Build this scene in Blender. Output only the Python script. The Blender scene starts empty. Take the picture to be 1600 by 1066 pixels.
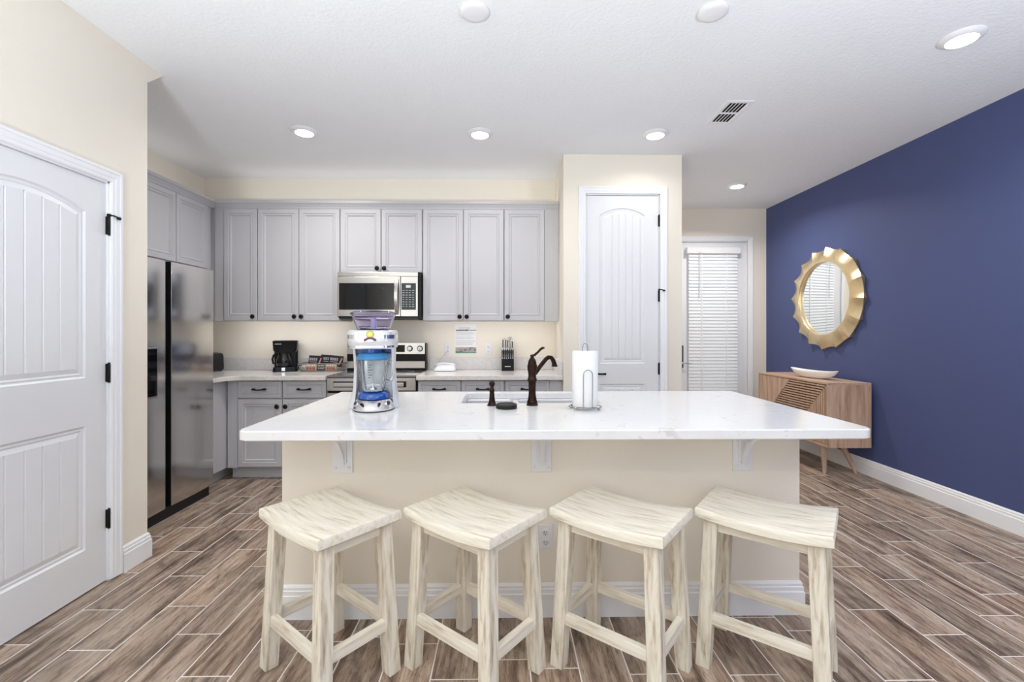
import bpy, bmesh, math, random
from mathutils import Vector, Matrix
random.seed(7)
S = bpy.context.scene
C = S.collection
R = math.radians
PI = math.pi

# ------------------------------------------------------------------ camera, light, exposure
cd = bpy.data.cameras.new('camera')
cam = bpy.data.objects.new('camera', cd); C.objects.link(cam)
cam.location = (0, 0, 1.30)
cam.rotation_euler = (R(90), 0, R(-0.9))
cd.sensor_width = 36.0; cd.lens = 16.0
cd.shift_y = -15 / 1600
cd.clip_start = 0.02
S.camera = cam
S.view_settings.view_transform = 'Standard'
S.view_settings.look = 'None'
S.view_settings.gamma = 1.0
S.view_settings.use_curve_mapping = False
S.view_settings.exposure = 0.30
S.cycles.max_bounces = 16
S.cycles.diffuse_bounces = 10
w = bpy.data.worlds.new('daylight'); S.world = w; w.use_nodes = True
w.node_tree.nodes['Background'].inputs[0].default_value = (0.86, 0.93, 1.0, 1)
w.node_tree.nodes['Background'].inputs[1].default_value = 1.0


def area(name, loc, rot, sx, sy, power, color=(1, 1, 1), shape='RECTANGLE', spread=180):
    l = bpy.data.lights.new(name, 'AREA'); l.shape = shape; l.size = sx; l.size_y = sy
    l.energy = power; l.color = color; l.spread = R(spread)
    o = bpy.data.objects.new(name, l); C.objects.link(o)
    o.location = loc; o.rotation_euler = rot
    return o


# daylight through the wide glass doors of the living room behind the camera
area('daylight_through_glass_doors', (0.6, -3.62, 1.22), (R(90), 0, 0), 4.5, 2.36, 8, (0.92, 0.96, 1.0))
# two up-facing fill lights added behind the camera to brighten ceiling and room
for ux in (-1.1, 2.2):
    area('up_fill_light', (ux, -0.3, 1.0), (R(180), 0, 0), 0.5, 0.5, 78, (0.885, 0.95, 1.0), 'DISK')
# weak fill lights added behind the crown moulding and under the wall cabinets
area('cabinet_top_fill', (-1.05, 4.44, 2.53), (R(180), 0, 0), 3.1, .05, 1.2, (1, .97, .92))
area('cabinet_top_fill', (-2.86, 3.5, 2.53), (R(180), 0, 0), .05, 1.4, .4, (1, .97, .92))
area('under_cabinet_fill', (-2.08, 4.315, 1.392), (R(38), 0, 0), 1.0, .03, 1.4, (1, .98, .96))  # added fill to lift the dim backsplash wall
area('under_cabinet_fill', (-.14, 4.315, 1.392), (R(38), 0, 0), 1.2, .03, 1.1, (1, .98, .96))
CAN_POWER = 7.6

# ------------------------------------------------------------------ materials
MATS = {}


def mat(name, col=(.8, .8, .8), rough=.5, metal=0.0, spec=.5, trans=0.0, ior=1.45, emit=None, estr=0.0, coat=0.0):
    if name in MATS: return MATS[name]
    m = bpy.data.materials.new(name); m.use_nodes = True
    b = m.node_tree.nodes['Principled BSDF']
    b.inputs['Base Color'].default_value = (*col, 1)
    b.inputs['Roughness'].default_value = rough
    b.inputs['Metallic'].default_value = metal
    b.inputs['Specular IOR Level'].default_value = spec
    b.inputs['Transmission Weight'].default_value = trans
    b.inputs['IOR'].default_value = ior
    b.inputs['Coat Weight'].default_value = coat
    if emit:
        b.inputs['Emission Color'].default_value = (*emit, 1)
        b.inputs['Emission Strength'].default_value = estr
    MATS[name] = m
    return m


def N(m, t, **kw):
    n = m.node_tree.nodes.new(t)
    for k, v in kw.items(): setattr(n, k, v)
    return n


def L(m, a, b): m.node_tree.links.new(a, b)


def ramp(m, stops):
    r = N(m, 'ShaderNodeValToRGB')
    e = r.color_ramp.elements
    while len(e) < len(stops): e.new(0.5)
    for i, (p, c) in enumerate(stops):
        e[i].position = p; e[i].color = (*c, 1)
    return r


def noise_mat(name, stops, scale=(1, 1, 1), nscale=5, detail=6, rough=.5, metal=0, bump=0, bscale=None, spec=.5, distort=0.0, nrough=.6, coat=0.0):
    """material whose colour (and relief) come from noise over object coordinates"""
    if name in MATS: return MATS[name]
    m = mat(name, (.5, .5, .5), rough, metal, spec, coat=coat)
    b = m.node_tree.nodes['Principled BSDF']
    tc = N(m, 'ShaderNodeTexCoord'); mp = N(m, 'ShaderNodeMapping')
    mp.inputs['Scale'].default_value = scale
    L(m, tc.outputs['Object'], mp.inputs['Vector'])
    n = N(m, 'ShaderNodeTexNoise'); n.inputs['Scale'].default_value = nscale; n.inputs['Detail'].default_value = detail
    n.inputs['Roughness'].default_value = nrough; n.inputs['Distortion'].default_value = distort
    L(m, mp.outputs[0], n.inputs['Vector'])
    r = ramp(m, stops); L(m, n.outputs['Fac'], r.inputs[0]); L(m, r.outputs[0], b.inputs['Base Color'])
    if bump:
        bp = N(m, 'ShaderNodeBump'); bp.inputs['Strength'].default_value = bump; bp.inputs['Distance'].default_value = .01
        if bscale:
            n2 = N(m, 'ShaderNodeTexNoise'); n2.inputs['Scale'].default_value = bscale; n2.inputs['Detail'].default_value = 4
            L(m, tc.outputs['Object'], n2.inputs['Vector']); L(m, n2.outputs['Fac'], bp.inputs['Height'])
        else:
            L(m, n.outputs['Fac'], bp.inputs['Height'])
        L(m, bp.outputs[0], b.inputs['Normal'])
    return m


def flat(c): return [(0.3, tuple(x * .975 for x in c)), (0.7, c)]


M_WALL = noise_mat('cream_wall_paint', flat((.87, .815, .715)), nscale=2, rough=.75, bump=.08, bscale=180, spec=.2)
M_BLUE = noise_mat('navy_wall_paint', flat((.074, .095, .225)), nscale=2, rough=.55, bump=.06, bscale=180, spec=.35)
M_CEIL = noise_mat('white_textured_ceiling', flat((.87, .885, .91)), nscale=2, rough=.85, bump=.32, bscale=60, spec=.15)
M_TRIM = mat('white_trim_paint', (.88, .89, .91), .35)
M_DOOR = mat('white_door_paint', (.80, .81, .83), .38)
M_CAB = mat('grey_cabinet_paint', (.56, .555, .575), .38)
M_CABD = mat('grey_cabinet_shadow_gap', (.16, .16, .17), .6)
M_BRONZE = mat('dark_bronze', (.012, .011, .011), .35, .6)
M_BLACK = mat('black_plastic', (.007, .007, .008), .28, spec=.28)
M_BLACKM = mat('matte_black_rubber', (.014, .014, .014), .6)
M_GLASSB = mat('black_glass', (.004, .004, .005), .06, spec=.42)
M_CHROME = mat('chrome', (.75, .75, .76), .12, 1.0)
M_WIRE = mat('steel_wire', (.42, .41, .40), .25, 1.0)
M_WHITE = mat('white_plastic', (.82, .82, .84), .3)
M_PAPER = mat('white_paper', (.86, .86, .87), .8)
M_TOWEL = noise_mat('white_towel_paper', flat((.90, .90, .90)), nscale=60, rough=.95, bump=.25, bscale=160, spec=.1)
M_CERAM = noise_mat('white_ceramic', flat((.84, .82, .80)), nscale=8, rough=.35)
M_SINK = mat('sink_steel', (.80, .80, .81), .35, .7)
M_MIRROR = mat('mirror_glass', (.90, .92, .91), .01, 1.0)
M_LENS = mat('lit_lens', (1, 1, 1), .5, emit=(1, .98, .94), estr=9.0)
M_DARK = mat('dark_void', (.008, .008, .009), .9)
M_BLIND = mat('white_blind_slat', (.84, .85, .86), .45)
M_BLUEP = mat('blue_plastic', (.006, .075, .36), .12, coat=.6)
M_BLUEL = mat('light_blue_plastic', (.05, .28, .62), .18, trans=.25)
M_SILVER = mat('silver_plastic', (.72, .72, .74), .28, .35)
M_PURPLE = mat('violet_clear_plastic', (.84, .80, .98), .06, trans=1.0, ior=1.3)
M_GLASS = mat('clear_glass', (.97, .99, .99), .02, trans=1.0, ior=1.42)
M_PANE = mat('window_glass', (.97, .99, .99), .01, trans=1.0, ior=1.05)


def steel(name, col, rough, sc):
    m = noise_mat(name, [(0.35, tuple(c * .93 for c in col)), (0.65, col)], scale=sc, nscale=4, rough=rough, metal=1.0)
    return m


M_STEEL = steel('brushed_stainless', (.60, .585, .57), .24, (2, 2, 120))
M_STEELV = steel('brushed_stainless_fridge', (.66, .645, .63), .15, (90, 90, 1.5))
M_ORB = noise_mat('oil_rubbed_bronze', [(.35, (.014, .008, .006)), (.7, (.050, .024, .015))], nscale=35, rough=.3, metal=.8)
M_GOLD = noise_mat('pale_gold_leaf', [(.3, (.72, .55, .31)), (.7, (.85, .73, .50))], nscale=6, rough=.33, metal=.9)
M_QUARTZ = noise_mat('white_quartz', [(.40, (.79, .79, .80)), (.60, (.815, .815, .82)), (.66, (.66, .645, .635)), (.70, (.805, .80, .80))], scale=(1, 1.6, 1), nscale=7, detail=9, rough=.14, distort=1.2, nrough=.62)
M_QUARTZ2 = noise_mat('beige_speckled_quartz', [(.36, (.72, .68, .65)), (.55, (.80, .765, .735)), (.68, (.83, .81, .79))], nscale=45, detail=8, rough=.13)
M_SPLASH = noise_mat('grey_speckled_quartz', [(.36, (.70, .68, .675)), (.6, (.77, .755, .75))], nscale=45, detail=8, rough=.2)
SW = [(.28, (.50, .42, .31)), (.40, (.74, .68, .56)), (.54, (.84, .79, .68)), (.75, (.87, .83, .73))]
M_SEAT = noise_mat('whitewashed_wood_seat', SW, scale=(2.2, 22, 22), nscale=2.2, detail=9, rough=.5, bump=.25, distort=.5)
SWL = [(.28, (.34, .27, .18)), (.40, (.60, .53, .41)), (.53, (.80, .745, .63)), (.75, (.87, .83, .73))]
M_LEGW = noise_mat('whitewashed_wood_leg', SWL, scale=(24, 24, 2.4), nscale=2.2, detail=9, rough=.55, bump=.2, distort=.4)
M_RAILX = noise_mat('whitewashed_wood_rail_long', SW, scale=(2.4, 26, 26), nscale=2.0, detail=8, rough=.55, bump=.15)
M_RAILY = noise_mat('whitewashed_wood_rail_short', SW, scale=(26, 2.4, 26), nscale=2.0, detail=8, rough=.55, bump=.15)
OAK = [(.30, (.36, .225, .15)), (.48, (.54, .36, .25)), (.68, (.66, .47, .345))]
M_OAKV = noise_mat('pinkish_oak_upright', OAK, scale=(16, 16, 1.5), nscale=2.0, detail=8, rough=.5)
M_OAKH = noise_mat('pinkish_oak_flat', OAK, scale=(16, 1.5, 16), nscale=2.0, detail=8, rough=.42)
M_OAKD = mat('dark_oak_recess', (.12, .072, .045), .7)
M_OAKL = noise_mat('pale_oak_leg', [(.3, (.42, .28, .19)), (.7, (.58, .42, .31))], scale=(14, 14, 2), nscale=2, rough=.5)


def floor_mat():
    m = mat('wood_look_plank_tile', (.3, .2, .15), .42)
    b = m.node_tree.nodes['Principled BSDF']
    at = N(m, 'ShaderNodeAttribute', attribute_name='plank')
    sep = N(m, 'ShaderNodeSeparateColor'); L(m, at.outputs['Color'], sep.inputs[0])
    tc = N(m, 'ShaderNodeTexCoord')
    add = N(m, 'ShaderNodeVectorMath', operation='MULTIPLY_ADD')
    L(m, at.outputs['Color'], add.inputs[0]); add.inputs[1].default_value = (37, 23, 0); L(m, tc.outputs['Object'], add.inputs[2])

    def nz(scale, ns, det, dist=0, ro=.6):
        mp = N(m, 'ShaderNodeMapping'); mp.inputs['Scale'].default_value = scale
        L(m, add.outputs[0], mp.inputs[0])
        n = N(m, 'ShaderNodeTexNoise'); n.inputs['Scale'].default_value = ns; n.inputs['Detail'].default_value = det
        n.inputs['Distortion'].default_value = dist; n.inputs['Roughness'].default_value = ro
        L(m, mp.outputs[0], n.inputs['Vector']); return n
    # broad weathered bands, then ring grain, then fine dark pores
    band = nz((11, .9, 1), 1.0, 5, 1.6, .55)
    grain = nz((30, 2.4, 1), 1.5, 10, 1.2, .70)
    mixf = N(m, 'ShaderNodeMix', data_type='FLOAT'); mixf.inputs[0].default_value = .52
    L(m, band.outputs['Fac'], mixf.inputs[2]); L(m, grain.outputs['Fac'], mixf.inputs[3])
    r1 = ramp(m, [(.34, (.070, .047, .035)), (.43, (.215, .155, .118)), (.50, (.37, .287, .226)), (.57, (.465, .382, .312)), (.66, (.59, .515, .44))])
    L(m, mixf.outputs[0], r1.inputs[0])
    blot = nz((4.0, 2.2, 1), 1.6, 5, .6)
    r2 = ramp(m, [(.33, (.48, .45, .43)), (.47, (.98, .96, .95)), (.72, (1.10, 1.09, 1.08))])
    L(m, blot.outputs['Fac'], r2.inputs[0])
    mul = N(m, 'ShaderNodeMix', data_type='RGBA', blend_type='MULTIPLY'); mul.inputs[0].default_value = 1
    L(m, r1.outputs[0], mul.inputs[6]); L(m, r2.outputs[0], mul.inputs[7])
    tint = ramp(m, [(0, (.84, .83, .82)), (.35, (1.0, .98, .95)), (.65, (1.03, .955, .89)), (1, (1.08, 1.06, 1.05))])
    L(m, sep.outputs[2], tint.inputs[0])
    mul2 = N(m, 'ShaderNodeMix', data_type='RGBA', blend_type='MULTIPLY'); mul2.inputs[0].default_value = 1
    L(m, mul.outputs[2], mul2.inputs[6]); L(m, tint.outputs[0], mul2.inputs[7])
    fine = nz((55, 7, 1), 2.6, 6, .8)
    r3 = ramp(m, [(.36, (.45, .41, .39)), (.44, (1, 1, 1))]); L(m, fine.outputs['Fac'], r3.inputs[0])
    mul3 = N(m, 'ShaderNodeMix', data_type='RGBA', blend_type='MULTIPLY'); mul3.inputs[0].default_value = .8
    L(m, mul2.outputs[2], mul3.inputs[6]); L(m, r3.outputs[0], mul3.inputs[7])
    L(m, mul3.outputs[2], b.inputs['Base Color'])
    bp = N(m, 'ShaderNodeBump'); bp.inputs['Strength'].default_value = .15; bp.inputs['Distance'].default_value = .004
    L(m, grain.outputs['Fac'], bp.inputs['Height']); L(m, bp.outputs[0], b.inputs['Normal'])
    return m


M_FLOOR = floor_mat()
M_GROUT = mat('pale_grout', (.76, .72, .68), .8)


# ------------------------------------------------------------------ mesh builder
class MB:
    def __init__(self, off=None):
        self.bm = bmesh.new(); self.off = Vector(off) if off is not None else Vector((0, 0, 0))

    def v(self, p): return self.bm.verts.new(Vector(p) - self.off)

    def face(self, pts, mi=0):
        f = self.bm.faces.new([self.v(p) for p in pts]); f.material_index = mi; return f

    def box(self, x0, x1, y0, y1, z0, z1, bev=0.0, seg=2, mi=0):
        vs = [self.v((x, y, z)) for x in (x0, x1) for y in (y0, y1) for z in (z0, z1)]
        F = [(0, 1, 3, 2), (4, 6, 7, 5), (0, 4, 5, 1), (2, 3, 7, 6), (0, 2, 6, 4), (1, 5, 7, 3)]
        fs = [self.bm.faces.new([vs[i] for i in f]) for f in F]
        for f in fs: f.material_index = mi
        if bev:
            es = list({e for f in fs for e in f.edges})
            r = bmesh.ops.bevel(self.bm, geom=es, offset=bev, segments=seg, affect='EDGES', profile=.5)
            for f in r['faces']: f.material_index = mi
        return self

    def loft(self, rings, cap0=True, cap1=True, closed=True, mi=0):
        V = [[self.v(p) for p in r] for r in rings]
        n = len(V[0])
        for a, b in zip(V, V[1:]):
            for i in range(n if closed else n - 1):
                j = (i + 1) % n
                try: self.bm.faces.new((a[i], a[j], b[j], b[i])).material_index = mi
                except ValueError: pass
        if cap0: self.bm.faces.new(V[0][::-1]).material_index = mi
        if cap1: self.bm.faces.new(V[-1]).material_index = mi
        return self

    def prism(self, poly, d, mi=0):
        """poly: 3D points, d: extrusion vector"""
        d = Vector(d)
        return self.loft([[Vector(p) for p in poly], [Vector(p) + d for p in poly]], mi=mi)

    def lathe(self, prof, c=(0, 0, 0), n=32, axis='Z', sx=1.0, sy=1.0, cap0=True, cap1=True, mi=0):
        c = Vector(c); rings = []
        for r, h in prof:
            ring = []
            for i in range(n):
                a = 2 * PI * i / n; u, v = r * sx * math.cos(a), r * sy * math.sin(a)
                p = {'Z': (u, v, h), 'Y': (u, h, v), 'X': (h, u, v)}[axis]
                ring.append(c + Vector(p))
            rings.append(ring)
        return self.loft(rings, cap0, cap1, mi=mi)

    def tube(self, pts, r, n=10, closed=False, mi=0):
        pts = [Vector(p) for p in pts]; m = len(pts)
        rr = r if isinstance(r, (list, tuple)) else [r] * m
        t0 = (pts[1] - pts[0]).normalized()
        up = Vector((0, 0, 1)) if abs(t0.z) < .9 else Vector((1, 0, 0))
        nrm = t0.cross(up).normalized(); rings = []
        for i in range(m):
            if closed: t = (pts[(i + 1) % m] - pts[i - 1]).normalized()
            else: t = (pts[min(i + 1, m - 1)] - pts[max(i - 1, 0)]).normalized()
            nrm = (nrm - t * nrm.dot(t)).normalized(); b = t.cross(nrm)
            rings.append([pts[i] + (nrm * math.cos(2 * PI * k / n) + b * math.sin(2 * PI * k / n)) * rr[i] for k in range(n)])
        if closed:
            rings.append(rings[0]); return self.loft(rings, False, False, mi=mi)
        return self.loft(rings, mi=mi)

    def sweep(self, path, prof, f, closed=False, mi=0):
        """path: 2D points; prof: (offset to the left of the path, height); f(a, b, h) -> 3D; mitred corners"""
        m = len(path); P = [Vector((p[0], p[1])) for p in path]; rings = []
        for i in range(m):
            def nl(a, b):
                d = (b - a).normalized(); return Vector((-d.y, d.x))
            if closed or 0 < i < m - 1:
                n1 = nl(P[i - 1], P[i]); n2 = nl(P[i], P[(i + 1) % m])
                k = (n1 + n2); k = k / max(1e-6, (1 + n1.dot(n2)))
            elif i == 0: k = nl(P[0], P[1])
            else: k = nl(P[-2], P[-1])
            rings.append([f(P[i].x + k.x * o, P[i].y + k.y * o, h) for o, h in prof])
        if closed: rings.append(rings[0])
        return self.loft(rings, not closed, not closed, mi=mi)

    def build(self, name, m, parent=None, smooth=None, bevel=0.0, seg=2, kind=None, loc=None):
        bmesh.ops.remove_doubles(self.bm, verts=self.bm.verts, dist=1e-6)
        bmesh.ops.recalc_face_normals(self.bm, faces=self.bm.faces)
        me = bpy.data.meshes.new(name); self.bm.to_mesh(me); self.bm.free()
        o = bpy.data.objects.new(name, me); C.objects.link(o)
        for x in (m if isinstance(m, (list, tuple)) else [m]): me.materials.append(x)
        if smooth is not None:
            me.polygons.foreach_set('use_smooth', [True] * len(me.polygons))
            me.set_sharp_from_angle(angle=R(smooth))
        if bevel:
            b = o.modifiers.new('edge', 'BEVEL'); b.width = bevel; b.segments = seg; b.limit_method = 'ANGLE'; b.angle_limit = R(35)
        if parent: o.parent = parent
        if kind: o['kind'] = kind
        if loc: o.location = loc
        return o


def thing(name, label, cat, loc=(0, 0, 0), rz=0.0, group=None, kind=None):
    o = bpy.data.objects.new(name, None); C.objects.link(o)
    o.empty_display_size = .05
    o.location = loc; o.rotation_euler = (0, 0, rz)
    o['label'] = label; o['category'] = cat
    if group: o['group'] = group
    if kind: o['kind'] = kind
    return o


def tag(o, label, cat, group=None):
    o['label'] = label; o['category'] = cat
    if group: o['group'] = group
    return o


def dup(root, loc, rz=None, label=None, group=None):
    kids = {}
    for o in C.objects:
        if o.parent: kids.setdefault(o.parent.name, []).append(o)

    def cp(o, parent):
        c = o.copy(); C.objects.link(c)
        if parent: c.parent = parent
        for k in kids.get(o.name, []): cp(k, c)
        return c
    r = cp(root, None); r.location = loc
    if rz is not None: r.rotation_euler = (0, 0, rz)
    if label: r['label'] = label
    if group: r['group'] = group
    return r


# ------------------------------------------------------------------ the room shell
CE = 2.84
XL, XK, XR = -2.06, -3.02, 3.285
YB, YE, YP, YW = 4.615, 5.67, 3.95, 2.655
YR = -3.5


def make_floor():
    bm = bmesh.new(); lay = bm.loops.layers.color.new('plank')
    W, LN, g = .188, .564, .0050
    known = {0: .314, 1: .108, 2: .255, 3: .52, 4: .352, 5: .093, 6: .226, 7: .406, 8: .542}
    left = {-1.973: .459, -1.785: .187, -1.597: .482, -1.409: .28}
    x0 = 2.915 + W; k = -2

    def quad(a, b, c, d, mi, col):
        if b - a < 1e-5 or d - c < 1e-5: return
        f = bm.faces.new([bm.verts.new(p) for p in ((a, c, 0), (b, c, 0), (b, d, 0), (a, d, 0))])
        f.material_index = mi
        for l in f.loops: l[lay] = col
    r = random.Random(3)
    y_lo, y_hi = YR, YE + .02
    for k in range(-2, 33):
        xa = 2.915 - k * W; xb = xa + W
        ph = known.get(k, r.random() * LN)
        for lx, lp in left.items():
            if abs(xa - lx) < .06: ph = lp
        xa_, xb_ = max(xa, XK), min(xb, XR + .01)
        if xb_ <= xa_: continue
        quad(xa_, min(xa_ + g, xb_), y_lo, y_hi, 1, (.5, .5, .5, 1))
        y = math.floor((y_lo - ph) / LN) * LN + ph
        while y < y_hi:
            col = (r.random(), r.random(), r.random(), 1)
            quad(xa_ + g, xb_, max(y, y_lo), min(y + g, y_hi), 1, (.5, .5, .5, 1))
            quad(xa_ + g, xb_, max(y + g, y_lo), min(y + LN, y_hi), 0, col)
            y += LN
    bmesh.ops.remove_doubles(bm, verts=bm.verts, dist=1e-5)
    bmesh.ops.recalc_face_normals(bm, faces=bm.faces)
    for f in bm.faces:
        if f.normal.z < 0: f.normal_flip()
    me = bpy.data.meshes.new('floor'); bm.to_mesh(me); bm.free()
    me.materials.append(M_FLOOR); me.materials.append(M_GROUT)
    o = bpy.data.objects.new('floor', me); C.objects.link(o); o['kind'] = 'structure'
    tag(o, 'brown and grey wood-look plank tile floor with pale grout', 'floor')


make_floor()


def struct(mb, name, m, label, cat, **kw):
    o = mb.build(name, m, kind='structure', **kw); tag(o, label, cat); return o


struct(MB().box(XK - .1, XR + .1, YR - .1, YE + .1, CE, CE + .08), 'ceiling', M_CEIL, 'white textured ceiling above the kitchen', 'ceiling')
D1A, D1B, D1T = 1.565, 2.405, 2.078          # opening of the near left door
b = MB().box(XL - .1, XL, YR, D1A, 0, CE).box(XL - .1, XL, D1B, YW, 0, CE).box(XL - .1, XL, D1A, D1B, D1T, CE)
b.prism([(XL, YW, 2.733), (XL, YW + .122, CE), (XL, YW, CE)], (-.1, 0, 0))
b.box(XK - .1, XL - .1, YW - .1, YW, 0, CE)
struct(b, 'wall_left', M_WALL, 'cream wall around the near white door at left', 'wall')
struct(MB().box(XK - .1, XK, YW, YB, 0, CE), 'wall_kitchen_left', M_WALL, 'cream wall behind the refrigerator', 'wall')
struct(MB().box(XK - .1, .51, YB, YB + .1, 0, CE), 'wall_back', M_WALL, 'cream kitchen wall behind the range and wall cabinets', 'wall')
PX0, PX1 = .51, 1.545
D2A, D2B, D2T = .706, 1.349, 2.496
b = MB().box(PX0, D2A, YP, YP + .1, 0, CE).box(D2B, PX1, YP, YP + .1, 0, CE).box(D2A, D2B, YP, YP + .1, D2T, CE)
b.box(PX0, PX0 + .1, YP + .1, YE, 0, CE).box(PX1 - .1, PX1, YP + .1, YE, 0, CE)
struct(b, 'wall_pantry', M_WALL, 'cream pantry block with a narrow white door', 'wall')
D3A, D3B, D3T = 2.095, 3.045, 2.43
b = MB().box(PX1, D3A, YE, YE + .12, 0, CE).box(D3B, XR + .1, YE, YE + .12, 0, CE).box(D3A, D3B, YE, YE + .12, D3T, CE)
struct(b, 'wall_entry', M_WALL, 'cream end wall around the glazed back door', 'wall')
struct(MB().box(XR, XR + .1, YR, YE, 0, CE), 'wall_right', M_BLUE, 'navy blue accent wall at right', 'wall')
b = MB().box(XL - .1, -1.7, YR - .1, YR, 0, CE).box(2.9, XR + .1, YR - .1, YR, 0, CE).box(-1.7, 2.9, YR - .1, YR, 2.42, CE)
struct(b, 'wall_rear', M_WALL, 'cream wall around the wide glass doors opposite the kitchen', 'wall')
b = MB()
for x in (-1.7, -.57, .57, 1.72, 2.84): b.box(x, x + .06, YR - .08, YR - .02, 0, 2.42)
b.box(-1.7, 2.9, YR - .08, YR - .02, 2.36, 2.42)
struct(b, 'window_1', M_TRIM, 'white framed wide glass doors opposite the kitchen', 'window')

BB = [(0, 0), (.016, 0), (.016, .098), (.0125, .102), (.0125, .118), (.009, .122), (.009, .132), (.003, .142), (0, .142)]
xy = lambda a, b, h: (a, b, h)


def baseboard(name, path, label):
    mb = MB(); mb.sweep(path, [(-o, h) for o, h in BB], xy)
    struct(mb, name, M_TRIM, label, 'baseboard')


# every path runs with the wall on its left
baseboard('baseboard_right', [(XR, YE - .02), (XR, YR)][::1], 'tall white baseboard along the navy wall')
baseboard('baseboard_left', [(XL, 2.478), (XL, YW), (XL - .2, YW)][::1], 'white baseboard wrapping the wall end beside the near door')
baseboard('baseboard_left_rear', [(XL, YR), (XL, 1.49)], 'white baseboard on the left wall before the near door')
baseboard('baseboard_entry', [(3.135, YE), (XR, YE)], 'short white baseboard between back door and navy wall')
baseboard('baseboard_pantry', [(PX0 + .01, YP), (.645, YP)], 'short white baseboard left of the pantry door')
baseboard('baseboard_pantry_right', [(1.412, YP), (PX1, YP)], 'short white baseboard right of the pantry door')

CAS = [(0, 0), (0, .009), (.006, .013), (.018, .013), (.024, .016), (.044, .017), (.048, .020), (.060, .020), (.063, .014), (.063, 0)]


# ------------------------------------------------------------------ doors
def contour(x0, x1, z0, zs, rise, d, n=14):
    """outline of a panel, inset by d: straight sides, arched top (rise 0: straight)"""
    pts = [(x0 + d, z0 + d), (x1 - d, z0 + d)]
    w_ = (x1 - x0) / 2; cx = (x0 + x1) / 2
    if rise > 0:
        rad = (w_ * w_ + rise * rise) / (2 * rise); cz = zs + rise - rad; r = rad - d
        a1 = math.asin((w_ - d) / r)
        for i in range(n + 1):
            a = a1 - 2 * a1 * i / n
            pts.append((cx + r * math.sin(a), cz + r * math.cos(a)))
    else:
        for i in range(n + 1):
            pts.append((x1 - d - (x1 - x0 - 2 * d) * i / n, zs - d))
    return pts


def plank_door(T, width, height, panels, nplank, thick=.038):
    """moulded two-panel plank door, local: x along the door, front faces -y, front plane y = 0"""
    mb = MB()
    bm = mb.bm
    outer = [(0, 0), (width, 0), (width, height), (0, height)]
    es = []

    def loop(pts, y=0.0):
        vs = [mb.v((p[0], y, p[1])) for p in pts]
        for i in range(len(vs)): es.append(bm.edges.new((vs[i], vs[(i + 1) % len(vs)])))
        return vs
    o = loop(outer)
    for p in panels: loop(contour(*p, 0))
    bmesh.ops.triangle_fill(bm, use_beauty=True, use_dissolve=True, edges=es)
    mb.loft([[(p[0], 0, p[1]) for p in outer], [(p[0], thick, p[1]) for p in outer]], cap0=False)
    PR = [(0, 0), (.007, .008), (.012, .0085), (.018, .006), (.026, .009), (.048, .0035)]
    for p in panels:
        mb.loft([[(q[0], y, q[1]) for q in contour(*p, d)] for d, y in PR], cap0=False, cap1=False)
        x0, x1, z0, zs, rise = p; d = .048; gy = .0035
        w_ = (x1 - x0) / 2; cx = (x0 + x1) / 2
        if rise > 0:
            rad = (w_ * w_ + rise * rise) / (2 * rise); cz = zs + rise - rad
            top = lambda x: cz + math.sqrt(max(0, (rad - d) ** 2 - (x - cx) ** 2))
        else: top = lambda x: zs - d
        xa, xb = x0 + d, x1 - d; cols = []
        pw = (xb - xa) / nplank
        for i in range(nplank):
            a, c = xa + i * pw, xa + (i + 1) * pw
            g = .0045
            s, e = (a if i == 0 else a + g), (c if i == nplank - 1 else c - g)
            if i > 0: cols.append((a, gy + .0055))
            for k in range(5): cols.append((s + (e - s) * k / 4, gy))
        for (a, ya), (c, yc) in zip(cols, cols[1:]):
            mb.face([(a, ya, z0 + d), (c, yc, z0 + d), (c, yc, top(c)), (a, ya, top(a))])
        zt = zs + rise
        mb.face([(x0, .0125, z0), (x1, .0125, z0), (x1, .0125, zt), (x0, .0125, zt)])
    return mb.build('slab', M_DOOR, T)


def casing(T, width, height, wall_y, j=.012):
    """door casing and jamb round an opening; local frame of the door, wall face at y = wall_y"""
    mb = MB()
    x0, x1, zt = -j, width + j, height + j
    mb.sweep([(x0, 0), (x0, zt), (x1, zt), (x1, 0)], CAS, lambda a, b_, h: (a, wall_y - h, b_))
    mb.build('casing', M_TRIM, T, kind=None)
    jm = MB()
    jm.box(x0 - .003, x0 + j - .003, wall_y, wall_y + .09, 0, zt).box(x1 - j + .003, x1 + .003, wall_y, wall_y + .09, 0, zt)
    jm.box(x0 - .003, x1 + .003, wall_y, wall_y + .09, zt - j + .003, zt + .003)
    jm.build('jamb', M_TRIM, T)


def hinge(T, x, z, stop=False, h=.095):
    mb = MB()
    mb.box(x - .007, x + .007, -.010, .004, z - h / 2, z + h / 2, .003)
    mb.lathe([(.0055, z - h / 2 - .004), (.0065, z - h / 2), (.0065, z + h / 2), (.004, z + h / 2 + .006)], (x, -.012, 0), 10)
    if stop:
        mb.box(x - .006, x + .010, -.020, -.004, z + h / 2, z + h / 2 + .014, .003)
        mb.tube([(x, -.014, z + h / 2 + .008), (x + .018, -.028, z + h / 2 + .006), (x + .034, -.034, z + h / 2 + .001)], .0038, 8)
        mb.lathe([(.001, -.003), (.009, -.001), (.011, .006), (.008, .012), (.001, .013)], (x + .036, -.034, z + h / 2 - .008), 12)
    return mb.build('hinge', M_BRONZE, T, smooth=40)


# near door in the left wall (front faces +x)
w1, h1 = .803, 2.056
T = thing('door_1', 'near white plank-panel door in the left wall', 'door', (XL - .010, 2.392 - w1, .010), R(90), kind='structure')
plank_door(T, w1, h1, [(.125, w1 - .112, 1.06, 1.885, .062), (.125, w1 - .112, .21, .822, 0)], 6)
casing(T, w1, h1, -.010)
hinge(T, w1 + .006, 1.84, True); hinge(T, w1 + .006, 1.075); hinge(T, w1 + .006, .318)
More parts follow.
